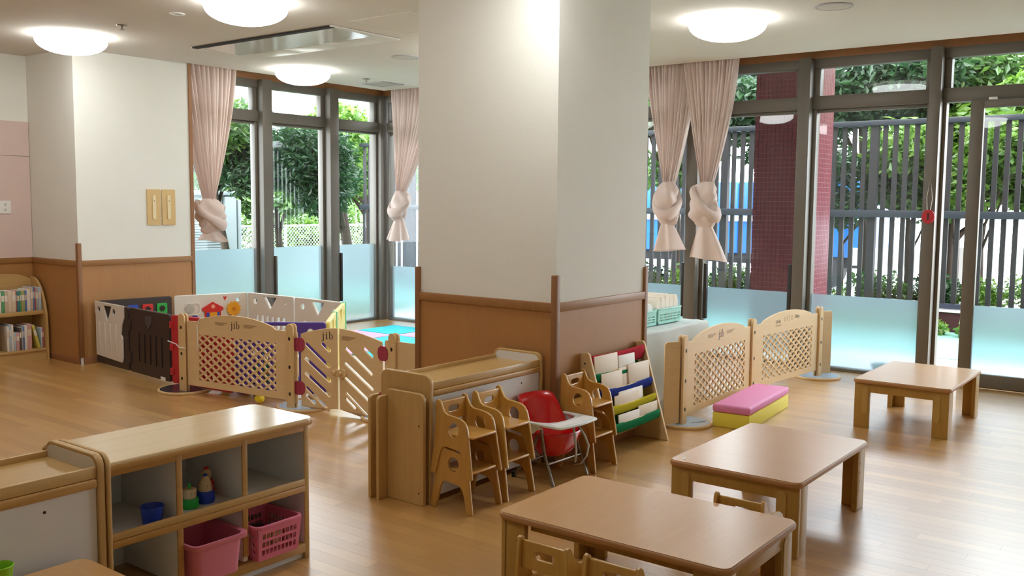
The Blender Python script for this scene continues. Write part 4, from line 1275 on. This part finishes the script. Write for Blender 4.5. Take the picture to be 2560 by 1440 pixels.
def rack_book(x0, x1, zf, h, lb, m=M_BOOKCREAM, dy=0., w=.008):
    yb = 2.77+rfront(zf)+.013+dy*.7; zb = zf-.034
    o = thing('picture_book', lb, 'book', (x0, yb, zb), group='picture books in the sling rack')
    a = math.atan(.09)
    c = box('cover', (0, 0, 0), (x1-x0, w, h), m, o, .0015); c.rotation_euler = (-a, 0, 0)
    c = box('pages', (.003, .0015, -.001), (x1-x0-.003, w-.0015, h+.0005), M_BOOKWHITE, o); c.rotation_euler = (-a, 0, 0)
rack_book(4.665, 4.925, .487, 0.145, 'wide cream picture book in the top green sling, nearest the pillar corner')
rack_book(4.935, 5.13, .487, 0.119, 'small white picture book in the top green sling before the red cloth', M_BOOKWHITE)
rack_book(4.70, 4.935, .390, 0.136, 'cream picture book in the blue sling, at its pillar-corner end')
rack_book(4.91, 5.03, .390, 0.143, 'narrow cream picture book in the blue sling between two wider ones', M_BOOKCREAM, .012)
rack_book(5.01, 5.27, .390, 0.154, 'widest cream picture book in the blue sling, at its window end')
rack_book(4.80, 5.09, .290, 0.092, 'cream picture book lying in front in the yellow sling')
rack_book(4.86, 5.15, .290, 0.110, 'white picture book behind another in the yellow sling', M_BOOKWHITE, .012)
rack_book(4.80, 5.06, .188, 0.084, 'white picture book in the lowest green sling, chair side', M_BOOKWHITE)
rack_book(5.04, 5.275, .188, 0.099, 'cream picture book in the lowest green sling, sticking up at the window end')

# ================================================================== FOAM BLOCK
t = thing('foam_block', 'soft foam bench block, pink on top and yellow below', 'foam block', (5.862, 2.472, 0), R(4.9))
box('yellow_base', (0, 0, 0), (.90, .258, .098), M_BLOCKYEL, t, .006)
box('pink_top', (-.003, -.003, .099), (.903, .261, .155), M_BLOCKPINK, t, .018, 4)

# ================================================================== CLOTH-COVERED TABLE WITH BASKETS
TX0, TX1, TY0, TY1, TZ = 5.62, 6.80, 3.26, 3.80, .585
t = thing('side_table', 'low table hidden under the white sheet beside the pillar', 'table', (TX0, TY0, 0))
box('top', (.02, .02, TZ-.03), (TX1-TX0-.02, TY1-TY0-.02, TZ-.006), M_TLEG, t, .003)
for x in (.05, TX1-TX0-.09):
    for y in (.05, TY1-TY0-.09): box('leg', (x, y, 0), (x+.04, y+.04, TZ-.03), M_TLEG, t)
t = thing('table_sheet', 'white sheet draped over the table behind the gate', 'table cover', (0, 0, 0))
def sheet(u, v):
    """front-to-back strip: v 0..1 runs floor-front, up, over the top, down the back"""
    Lf, Lt = .52, TY1-TY0
    s = v*(Lf+Lt+.4)
    x = TX0-.02+(TX1-TX0+.04)*u
    if s < Lf:
        z = TZ-(Lf-s); y = TY0-.012-.05*(1-s/Lf)**1.3
        d = (1-s/Lf)
        y -= .028*d**.6*math.sin(14*u+2.2*math.sin(3*u+2*d))+.014*math.sin(33*u+4*d)*d+.022*noise.noise(Vector((x*5, z*4, 1)))*(.3+d)
        x += .03*d*noise.noise(Vector((x*3, z*3, 5)))
    elif s < Lf+Lt:
        y = TY0-.012+(s-Lf)/Lt*(Lt+.024); z = TZ+.004+.006*noise.noise(Vector((x*9, y*9, 2)))+.004*noise.noise(Vector((x*22, y*22, 2)))
    else:
        y = TY1+.012+.03*(s-Lf-Lt); z = TZ-(s-Lf-Lt)
    return (x, y, z)
o = obj('sheet', grid_mesh(sheet, 110, 110), M_CLOTH, t, smooth=70)
def sheet_end(u, v):
    y = TY0-.015+(TY1-TY0+.03)*u; d = v
    return (TX1+.021+.045*d+.02*d*math.sin(12*u+1)+.01*d*math.sin(27*u), y, TZ+.003-.50*v)
obj('sheet_end', grid_mesh(sheet_end, 50, 30), M_CLOTH, t, smooth=70)

def mesh_basket(lb, x0, x1, y0, y1, h):
    t = thing('mesh_basket', lb, 'basket', ((x0+x1)/2, (y0+y1)/2, TZ+.0125), group='mint baskets on the covered table')
    w, d = x1-x0, y1-y0
    def wall(L, off, rz):
        hs = []
        nc = int(L/.022)
        for r_ in range(3):
            for c_ in range(nc):
                xc = -L/2+.02+(L-.04)*(c_+.5)/nc; zz = .02+r_*(h-.05)/3
                hs.append(rrect(xc-.006, zz, xc+.006, zz+(h-.05)/3-.008, .002, 2))
        o = plate('wall', [(-L/2+.008, 0), (L/2-.008, 0), (L/2, h), (-L/2, h)], M_MINT, t, hs, .003, 0, RX90)
        o.matrix_local = Matrix.Rotation(rz, 4, 'Z') @ T(0, -off, 0)
    wall(w, d/2, 0); wall(w, d/2, math.pi); wall(d, w/2, math.pi/2); wall(d, w/2, -math.pi/2)
    plate('floor', rrect(-w/2+.004, -d/2+.004, w/2-.004, d/2-.004, .01), M_MINT, t, [], .003, 0, T(0, 0, .002))
    plate('rim', rrect(-w/2-.008, -d/2-.008, w/2+.008, d/2+.008, .02), M_MINT, t, [rrect(-w/2+.003, -d/2+.003, w/2-.003, d/2-.003, .015)], .012, .003, T(0, 0, h))
mesh_basket('mint plastic mesh basket of folded towels, nearer the window', 6.26, 6.63, 3.39, 3.63, .112)
mesh_basket('mint plastic mesh basket of white cloths, partly behind the pillar', 5.86, 6.235, 3.39, 3.63, .108)
def towel(lb, x, y, z, w, d, h, m, tilt, grp):
    o = thing('folded_towel', lb, 'towel', (x, y, z), R(tilt), group=grp)
    def f(u, v):
        th = 2*math.pi*u
        rr = (abs(math.cos(th))**2.6+abs(math.sin(th))**2.6)**(-1/2.6)
        wob = 1+.05*math.sin(5*th+v*7)
        return (-w/2+w*v, d/2*rr*math.cos(th)*wob, h/2+h/2*rr*math.sin(th)*wob)
    bm = grid_mesh(f, 24, 6, True)
    bm.verts.ensure_lookup_table()
    bm.faces.new([bm.verts[i] for i in range(24)][::-1]); bm.faces.new([bm.verts[6*24+i] for i in range(24)])
    obj('fold', bm, m, o, smooth=60)
    for k in range(3):
        def g(u, v, k=k): 
            a = math.pi*(u*1.0); q = .35+.2*k
            return (-w/2*.98+w*.98*v, -d/2*q*math.cos(a), h*.5+h*.55*q*math.sin(a)+.004)
    return o
zb = TZ+.0125+.010
for k in range(5):
    towel('cream rolled towel in the window-side mint basket, %s along it' % ('first', 'second', 'third', 'fourth', 'fifth')[k], 6.305+.069*k, 3.51, zb, .20, .064, .180+.014*(k % 3), M_TOWEL, 90, 'towels in the window-side basket')
for k in range(4):
    towel('white folded cloth in the pillar-side mint basket, %s along it' % ('first', 'second', 'third', 'fourth')[k], 5.92+.085*k, 3.51, zb, .20, .078, .150+.012*((k+1) % 2), M_TOWEL2, 90, 'cloths in the pillar-side basket')

# ================================================================== BOOKCASE
bx0, bx1, by0, by1 = 3.82, 4.315, 8.76, 9.045
bc = thing('bookcase', 'rounded beech bookcase with arched back beside the wall corner', 'bookcase', (bx0, by0, 0))
BW, BD = bx1-bx0, by1-by0
sidep = [(0, 0), (BD, 0), (BD, .765)]
for k in range(13):
    a = R(90*k/12); sidep.append((BD-.03-(BD-.03)*math.sin(a)*1.0+.0, .30+.465*math.cos(a)))
for x in (.011, BW-.011): plate('side_panel', sidep, M_BEECH, bc, [], .022, .004, T(x, 0, 0) @ YZ)
arch = [(0, 0), (BW, 0), (BW, .70)]
for k in range(17):
    a = math.pi*k/16; arch.append((BW/2+BW/2*math.cos(a), .70+.10*math.sin(a)))
arch.append((0, .70))
plate('back_panel', arch, M_BEECHX, bc, [], .010, .002, T(0, BD-.004, 0) @ RX90)
box('shelf_board', (.022, .06, .43), (BW-.022, BD-.01, .45), M_BEECHX, bc, .002)
box('shelf_lip', (.022, .045, .425), (BW-.022, .06, .462), M_BEECHX, bc, .002)
box('shelf_board', (.022, .01, .085), (BW-.022, BD-.01, .105), M_BEECHX, bc, .002)
box('plinth', (.022, .02, 0), (BW-.022, .035, .085), M_BEECHX, bc)
box('mid_shelf', (.022, .12, .685), (BW-.022, BD-.01, .70), M_BEECHX, bc, .002) if False else None
ORD = ['first', 'second', 'third', 'fourth', 'fifth', 'sixth', 'seventh', 'eighth', 'ninth', 'tenth', 'eleventh', 'twelfth', 'thirteenth', 'fourteenth', 'fifteenth', 'sixteenth']
CN = {'green': (90, 160, 110), 'cream': (222, 204, 170), 'grey': (176, 168, 160), 'teal': (60, 130, 140), 'olive': (170, 168, 110), 'blue': (92, 130, 190), 'white': (226, 222, 218), 'beige': (206, 186, 160), 'red': (180, 90, 90), 'pale blue': (178, 196, 210), 'yellow': (206, 196, 90), 'pink': (214, 160, 156), 'dark': (90, 80, 74)}
def book_row(row, seq, z, ybase, grp, end):
    x = bx1-.026
    for k, (cn, th, h, lean) in enumerate(seq):
        lb = '%s book on the %s bookcase shelf, %s from the wall-corner end' % (cn, row, ORD[k])
        d = .15+.02*((k*7) % 3)
        x -= th
        o = thing('book', lb, 'book', (x, ybase, z), group=grp)
        m = mat('book_'+cn.replace(' ', '_'), CN[cn], .5, var=.08)
        c = box('cover', (0, 0, 0), (th-.0015, d, h), m, o, .001)
        p = box('pages', (.002, .004, .003), (th-.0035, d+.0, h+.0008), M_BOOKWHITE, o)
        s = box('spine_label', (.002, -.0008, h*.55), (th-.0035, .0002, h*.8), (M_BOOKWHITE if k % 3 else M_BOOKCREAM), o)
        if lean:
            for q in (c, p, s): q.rotation_euler = (0, R(lean), 0)
            x -= math.sin(R(abs(lean)))*h*1.02
book_row('upper', [('pale blue', .030, .225, 0), ('grey', .022, .22, 0), ('red', .012, .23, 0), ('blue', .012, .235, 0), ('beige', .026, .23, 0), ('white', .032, .215, 0), ('blue', .018, .205, 0), ('olive', .034, .205, 0), ('green', .014, .205, 0), ('teal', .024, .20, 0), ('red', .010, .21, 0), ('cream', .034, .205, 0), ('cream', .036, .205, 0), ('beige', .03, .21, 0), ('green', .03, .21, 0), ('white', .03, .2, 0)], .4505, by0+.068, 'books on the upper shelf', 0)
book_row('lower', [('red', .014, .19, 0), ('pale blue', .016, .19, 0), ('yellow', .026, .225, -14), ('pink', .040, .235, 0), ('white', .026, .225, 0), ('blue', .014, .22, 0), ('grey', .014, .215, 0), ('dark', .018, .21, 0), ('pink', .030, .165, 0), ('pale blue', .022, .165, 0), ('white', .020, .245, 0), ('pale blue', .018, .25, 0), ('white', .022, .23, 0)], .1055, by0+.045, 'books on the lower shelf', 0)

# ================================================================== OUTSIDE
struct(box('ground_terrace', (8.72, -6, -.14), (10.07, 9.2, -.02), M_CONC))
struct(box('ground_terrace_side', (5.0, 9.2, -.14), (10.07, 10.6, -.02), M_GRASS))
struct(box('ground_turf', (10.07, -6, -.14), (12.25, 13.2, -.015), M_TURF))
struct(box('ground_bank', (2.0, 10.6, -.16), (10.07, 40, -.03), M_GRASS))
struct(box('ground_bank_side', (10.07, 13.2, -.16), (12.25, 40, -.03), M_GRASS))
struct(box('ground_planting', (12.25, -12, -.14), (13.6, 40, -.025), M_SOIL))
struct(box('road', (13.6, -25, -.16), (60, 60, -.06), M_ROAD))

# tiled column
tc = bpy.data.objects.new('pillar_tiled', None); link(tc); struct(tc)
cx0, cx1, cy0, cy1 = 9.60, 10.17, 3.45, 4.09
box('core', (cx0+.006, cy0+.006, -.02), (cx1-.006, cy1-.006, 3.4), M_GROUT, tc)
tw, thh = .047, .0475
def tile_mesh(sx, sy, sz):
    bm = bmesh.new(); add_box(bm, (-sx/2, -sy/2, -sz/2), (sx/2, sy/2, sz/2)); me = bpy.data.meshes.new('tile'); bm.to_mesh(me); bm.free(); me.materials.append(M_TILE); return me
pz = .0505
ncx, ncy = 12, 14
px_, py_ = (cx1-cx0)/ncx, (cy1-cy0)/ncy
meX, meY = tile_mesh(.008, py_-.004, pz-.004), tile_mesh(px_-.004, .008, pz-.004)
rest = bmesh.new()
for r_ in range(int(3.3/pz)):
    z = r_*pz+pz/2-.02
    for c_ in range(ncy):
        y = cy0+(c_+.5)*py_
        if .70 < z < 1.30: o = bpy.data.objects.new('tile', meX); link(o); o.parent = tc; o.location = (cx0+.004, y, z)
        else: add_box(rest, (cx0, y-py_/2+.002, z-pz/2+.002), (cx0+.008, y+py_/2-.002, z+pz/2-.002))
    for c_ in range(ncx):
        x = cx0+(c_+.5)*px_
        if .70 < z < 1.25: o = bpy.data.objects.new('tile', meY); link(o); o.parent = tc; o.location = (x, cy0+.004, z)
        else: add_box(rest, (x-px_/2+.002, cy0, z-pz/2+.002), (x+px_/2-.002, cy0+.008, z+pz/2-.002))
        add_box(rest, (x-px_/2+.002, cy1-.008, z-pz/2+.002), (x+px_/2-.002, cy1, z+pz/2-.002))
o = obj('tile_field', rest, M_TILE, tc); o['kind'] = 'stuff'

# louvre fence
FX, FY0, FY1 = 12.32, .55, 12.95
pw = struct(box('wall_planter', (12.26, FY0, -.03), (12.50, FY1, .225), M_BRICKDARK))
fn = thing('louvre_fence', 'tall dark vertical-slat fence beyond the windows', 'fence', (FX, 0, 0))
box('planter_cap', (-.08, FY0, .226), (.2, FY1, .252), M_CONC, fn, .003)
box('bottom_rail', (-.03, FY0, .262), (.05, FY1, .325), M_NAVY, fn, .004)
box('middle_rail', (-.07, FY0, 1.365), (-.012, FY1, 1.455), M_RAIL, fn, .006)
box('top_rail', (-.07, FY0, 2.515), (.07, FY1, 2.58), M_RAIL, fn, .006)
sm = bmesh.new(); add_box(sm, (-.011, -.028, .30), (.022, .028, 2.53)); sme = bpy.data.meshes.new('slat'); sm.to_mesh(sme); sm.free(); sme.materials.append(M_FENCE)
pmh = bmesh.new(); add_box(pmh, (-.03, -.05, .25), (.05, .05, 2.53)); pom = bpy.data.meshes.new('post'); pmh.to_mesh(pom); pmh.free(); pom.materials.append(M_FENCE)
k, y = 0, FY0+.06
while y < FY1:
    if k % 16 == 8: o = bpy.data.objects.new('post', pom)
    else: o = bpy.data.objects.new('slat', sme)
    link(o); o.parent = fn; o.location = (0, y, 0)
    y += .1265; k += 1

# ------------------------------------------------------------------ plants
def leaf_cloud(n, clusters, size, rg, flat=.6, elong=2.2):
    """many folded leaves around cluster centres; clusters: (centre, radius)"""
    V, F = [], []
    tot = sum(r**2 for _, r in clusters)
    for c, r in clusters:
        k = int(n*r*r/tot)
        for _ in range(k):
            d = Vector((rg.gauss(0, 1), rg.gauss(0, 1), rg.gauss(0, 1))).normalized()
            rr = r*(rg.random()**.45)
            p = Vector(c)+Vector((d.x*rr, d.y*rr, d.z*rr*flat))
            ax = Vector((rg.gauss(0, 1), rg.gauss(0, 1), rg.gauss(0, .6)-.35)).normalized()
            nn = ax.cross(Vector((rg.gauss(0, 1), rg.gauss(0, 1), rg.gauss(0, 1)))).normalized()
            s = size*rg.uniform(.6, 1.3); up_ = ax.cross(nn)
            b = len(V)
            V += [p, p+ax*s*.5+nn*s/elong*.5+up_*s*.08, p+ax*s, p+ax*s*.5-nn*s/elong*.5+up_*s*.08]
            F.append((b, b+1, b+2, b+3))
    me = bpy.data.meshes.new('foliage'); me.from_pydata([tuple(v) for v in V], [], F)
    return me
def tree_skeleton(rg, base, lean, h, clusters, r0=.09):
    bm = bmesh.new()
    b = Vector(base); top = b+Vector(lean)*h
    add_tube(bm, [b, b+(top-b)*.35+Vector((.04, 0, 0)), b+(top-b)*.7, top], r0, 9, r0*.45)
    for c, r in clusters:
        s = b+(top-b)*rg.uniform(.45, .95)
        m_ = s+(Vector(c)-s)*.5+Vector((0, 0, -.12*rg.random()))
        add_tube(bm, [s, m_, Vector(c)], r0*.4, 6, r0*.12)
    bmesh.ops.recalc_face_normals(bm, faces=bm.faces)
    return bm
def tree(label, base, lean, h, clusters, n, size, m, seed, r0=.09, group=None, elong=2.2, name='garden_tree'):
    rg = random.Random(seed)
    t = thing(name, label, 'tree', base, group=group)
    cl = [((c[0]-base[0], c[1]-base[1], c[2]-base[2]), r) for c, r in clusters]
    obj('trunk', tree_skeleton(rg, (0, 0, 0), lean, h, cl, r0), M_BARK, t, smooth=60)
    obj('foliage', leaf_cloud(n, cl, size, rg, .75, elong), m, t)
    return t
def puffs(c, R_, k, rg, r=(.35, .6), fz=.7):
    out = []
    for _ in range(k):
        d = Vector((rg.gauss(0, 1), rg.gauss(0, 1), rg.gauss(0, 1))).normalized()*R_*rg.random()**.5
        out.append(((c[0]+d.x, c[1]+d.y, c[2]+d.z*fz), rg.uniform(*r)*R_))
    return out
rg = random.Random(5)
# outside the window behind the playpen
tree('broad dark-leaved tree filling the window behind the playpen', (10.75, 11.6, -.03), (-.10, .02, 1), 2.2, puffs((9.6, 11.6, 2.02), 1.05, 18, rg, (.32, .5), .62), 26000, .115, M_LEAF2, 1, .11, 'trees outside the windows', 2.6)
tree('tree with a crooked trunk behind the curtain by the wall switches', (8.70, 12.0, -.03), (-.12, .05, 1), 1.9, puffs((8.30, 12.1, 2.55), .95, 10, rg), 8000, .14, M_LEAF1, 2, .08, 'trees outside the windows', 2.4)
tree('lighter green tree behind the broad dark tree', (11.7, 14.6, -.03), (.0, .05, 1), 1.6, puffs((11.6, 14.6, 1.9), .9, 9, rg), 7000, .16, M_LEAF1, 3, .09, 'trees outside the windows')
tree('pale green tree at the window corner beyond the fence end', (13.6, 14.2, -.03), (.0, .0, 1), 2.6, puffs((13.3, 14.1, 2.7), 1.3, 11, rg), 9000, .16, M_LEAF3, 4, .1, 'trees outside the windows')
for k, (x, y) in enumerate(((12.2, 20.5), (14.8, 21.5), (17.5, 20.0), (20.5, 21.0))):
    tree('distant tree past the chain-link fence, %s from the shed' % ORD[k], (x, y, -.03), (.03, 0, 1), 2.0, puffs((x, y, 2.3), 1.5, 9, rg), 5000, .2, (M_LEAF1, M_LEAF3)[k % 2], 40+k, .12, 'distant trees past the chain-link fence')
# beyond the louvre fence
spec = [((14.6, 7.6), 3.0, 1.35, M_LEAF1, 'green tree behind the fence seen between the two knotted curtains'),
        ((14.2, 5.9), 2.9, 1.2, M_LEAF2, 'dark tree behind the fence left of the tiled column'),
        ((14.3, 4.3), 3.05, 1.25, M_LEAF2, 'dark tree behind the fence just right of the tiled column'),
        ((14.0, 3.1), 2.35, 1.15, M_LEAF3, 'bright green tree behind the middle window pane'),
        ((15.2, 3.3), 3.5, 1.2, M_LEAF1, 'taller tree whose crown shows in the upper middle pane'),
        ((14.2, 1.9), 2.6, 1.2, M_LEAF3, 'bright green tree behind the sliding door gap'),
        ((15.0, 1.0), 3.3, 1.4, M_LEAF1, 'leafy tree behind the sliding door leaf')]
for k, ((x, y), z, rr, m, lb) in enumerate(spec):
    tree(lb, (x, y, -.03), (rg.uniform(-.08, .08), rg.uniform(-.08, .08), 1), z*.72, puffs((x, y, z), rr, 11, rg, (.3, .5), .8), 8500, .15, m, 20+k, .10, 'trees behind the louvre fence')
for k, (y, z, m) in enumerate(((1.6, 1.75, M_LEAF3), (2.55, 1.95, M_LEAF3), (3.45, 1.7, M_LEAF1), (4.35, 1.9, M_LEAF2), (8.3, 1.8, M_LEAF3))):
    tree('slim young tree close behind the fence, %s from the sliding door end' % ORD[k], (13.35, y, -.03), (.02, .02, 1), z, puffs((13.4, y, z), .62, 8, rg, (.4, .6), .9), 2600, .13, m, 70+k, .05, 'young trees close behind the fence')
# clipped shrubs behind the fence, ground plants before the planter
for k in range(14):
    y = -.6+k*.72; r2 = random.Random(60+k)
    t = thing('hedge_shrub', 'low clipped shrub behind the fence foot, %s from the sliding door end' % ORD[k], 'shrub', (12.95, y, -.025), group='clipped shrubs behind the fence')
    cl = [((r2.uniform(-.15, .15), r2.uniform(-.3, .3), r2.uniform(.2, .52)), .26) for _ in range(5)]
    obj('foliage', leaf_cloud(1300, cl, .075, r2, .8, 1.8), (M_LEAF1, M_LEAF3, M_LEAF2)[k % 3], t)
    bm = bmesh.new(); add_tube(bm, [(0, 0, 0), (.02, .0, .4)], .02, 6, .01); obj('stem', bm, M_BARK, t)
for k in range(5):
    y = 1.3+k*.72; r2 = random.Random(90+k)
    t = thing('ground_plant', 'leafy ground plant before the brick planter, %s from the door end' % ORD[k], 'plant', (11.95, y, -.015), group='ground plants before the planter')
    cl = [((r2.uniform(-.15, .15), r2.uniform(-.32, .32), r2.uniform(.04, .13)), .17) for _ in range(5)]
    obj('foliage', leaf_cloud(700, cl, .09, r2, .7, 1.6), M_LEAF3, t)
    bm = bmesh.new(); add_tube(bm, [(0, 0, 0), (.01, .0, .1)], .012, 6, .006); obj('stem', bm, M_BARK, t)
# bank shrubs behind the chain-link fence
for k in range(9):
    x = 9.6+k*.8; r2 = random.Random(120+k)
    t = thing('bank_shrub', 'pale loose shrub behind the chain-link fence, %s from the shed' % ORD[k], 'shrub', (x+.6, 17.4+.3*(k % 2), -.03), group='shrubs behind the chain-link fence')
    cl = [((r2.uniform(-.5, .5), r2.uniform(-.3, .3), r2.uniform(.25, 1.15)), .50) for _ in range(8)]
    obj('foliage', leaf_cloud(2600, cl, .11, r2, .8, 2.0), (M_LEAF3, M_LEAF1)[k % 2], t)
    bm = bmesh.new(); add_tube(bm, [(0, 0, 0), (.02, .0, .5)], .03, 6, .015); obj('stem', bm, M_BARK, t)

# ------------------------------------------------------------------ shed and chain-link fence outside the playpen window
t = thing('garden_shed', 'white ribbed shed wall with a pale corner post outside', 'shed', (7.2, 14.0, -.03))
box('body', (0, .03, 0), (3.05, 1.6, 1.62), M_SHED, t)
box('roof_edge', (-.05, -.05, 1.62), (3.10, 1.65, 1.70), M_SHED, t, .01)
bm = bmesh.new()
for k in range(34): add_box(bm, (.02, .0, .05+k*.045), (2.78, .03, .082+k*.045))
o = obj('siding_rib', bm, M_SHED, t); o['kind'] = 'stuff'
box('corner_post', (2.82, -.04, 0), (3.06, .06, 1.60), M_SHED, t, .01)
box('downpipe', (3.10, -.02, 0), (3.18, .06, 1.55), M_SHED, t, .02)
t = thing('chain_link_fence', 'low galvanised chain-link fence beyond the shed', 'fence', (10.3, 16.2, -.03))
for k in range(6): tube('post', [(k*1.25+.35, 0, 0), (k*1.25+.35, 0, 1.02)], .03, M_GALV, t, 8)
tube('top_rail', [(-.1, 0, 1.0), (7.0, 0, 1.0)], .022, M_GALV, t, 8)
V, F = [], []
def wire(x0, z0, x1, z1):
    d = Vector((x1-x0, 0, z1-z0)).normalized(); n_ = Vector((-d.z, 0, d.x))*.0035; b = len(V)
    for p in (Vector((x0, 0, z0))+n_, Vector((x0, 0, z0))-n_, Vector((x1, 0, z1))-n_, Vector((x1, 0, z1))+n_): V.append(tuple(p))
    F.append((b, b+1, b+2, b+3))
for k in range(-12, 84):
    x = k*.085
    for s in (1, -1):
        xa, xb = (x, x+1.0) if s > 0 else (x+1.0, x)
        za, zb_ = 0.0, 1.0
        lo, hi = -.1, 7.0
        # clip to the field
        pts2 = []
        for f in (0, 1):
            pts2.append((xa+(xb-xa)*f, za+(zb_-za)*f))
        (xA, zA), (xB, zB) = pts2
        if max(xA, xB) < lo or min(xA, xB) > hi: continue
        def at(xq): return zA+(zB-zA)*(xq-xA)/(xB-xA)
        if xA < lo: zA2, xA2 = at(lo), lo
        elif xA > hi: zA2, xA2 = at(hi), hi
        else: zA2, xA2 = zA, xA
        if xB < lo: zB2, xB2 = at(lo), lo
        elif xB > hi: zB2, xB2 = at(hi), hi
        else: zB2, xB2 = zB, xB
        wire(xA2, zA2, xB2, zB2)
me = bpy.data.meshes.new('wire_mesh'); me.from_pydata(V, [], F)
o = obj('wire_mesh', me, M_GALV, t); o['kind'] = 'stuff'
sd = o.modifiers.new('thickness', 'SOLIDIFY'); sd.thickness = .006

# ------------------------------------------------------------------ street: truck, rail, cabinet
t = thing('truck', 'bright blue truck parked beyond the fence', 'truck', (17.4, 8.4, -.06))
box('cargo_box', (0, -3.05, .62), (2.1, 1.6, 2.02), M_TRUCK, t, .03)
for k in range(9): box('stake', (-.03, -2.9+k*.55, .66), (.0, -2.84+k*.55, 1.98), M_TRUCK, t, .004)
box('cargo_rail', (-.04, -3.05, 1.25), (.0, 1.6, 1.36), M_WHITEPL, t, .005)
box('chassis', (.15, -3.0, .42), (1.95, 2.0, .62), M_BLACKPL, t, .01)
box('cab', (.1, 1.7, .5), (2.0, 3.0, 2.2), M_TRUCK, t, .08, 3)
box('cab_window', (.09, 2.0, 1.45), (.12, 2.8, 1.95), M_GALV, t, .01)
for y in (-2.35, 2.2):
    wv = tube('wheel', [(.05, y, .40), (.33, y, .40)], .40, M_TYRE, t, 28)
    tube('hub', [(.03, y, .40), (.06, y, .40)], .17, M_GALV, wv, 20)
box('mudguard', (.02, -2.85, .82), (.4, -1.85, .87), M_BLACKPL, t, .01) if False else None
t = thing('guard_rail', 'white roadside guard rail beyond the fence', 'guard rail', (16.4, 0, -.06))
for y in (-4, -2, 0, 2, 4): box('post', (0, y-.06, 0), (.1, y+.06, .8), M_WHITEPL, t, .01)
box('beam', (-.06, -6, .55), (0, 5.2, .85), M_WHITEPL, t, .03)
box('beam', (-.06, -6, .12), (0, 5.2, .30), M_WHITEPL, t, .03)
t = thing('street_cabinet', 'pale grey street cabinet with an orange stripe', 'cabinet', (15.6, 3.05, -.06))
box('body', (0, 0, 0), (.5, .62, .95), M_CABINET, t, .01)
box('stripe', (-.006, .36, .1), (0, .40, .88), M_ORANGE, t)
box('vent', (-.006, .12, .2), (0, .2, .36), M_BLACKPL, t)

t = thing('plant_tub', 'small dark tub outside behind the frosted pane by the far table', 'tub', (8.93, 2.50, -.02))
lathe('tub', [(0, 0), (.07, 0), (.09, .06), (.094, .066), (.085, .066), (.068, .02), (0, .02)], M_BLACKPL, t, 28)
t = thing('floor_cushion', 'folded navy cushion wedged between the book rack and gate', 'cushion', (5.44, 2.98, 0))
box('body', (0, 0, 0), (.09, .22, .22), mat('navy_cloth', (44, 48, 110), .8, var=.06), t, .025, 4)
box('piping', (.042, -.003, .006), (.048, .223, .224), mat('navy_piping', (30, 33, 80), .8), t, .003)
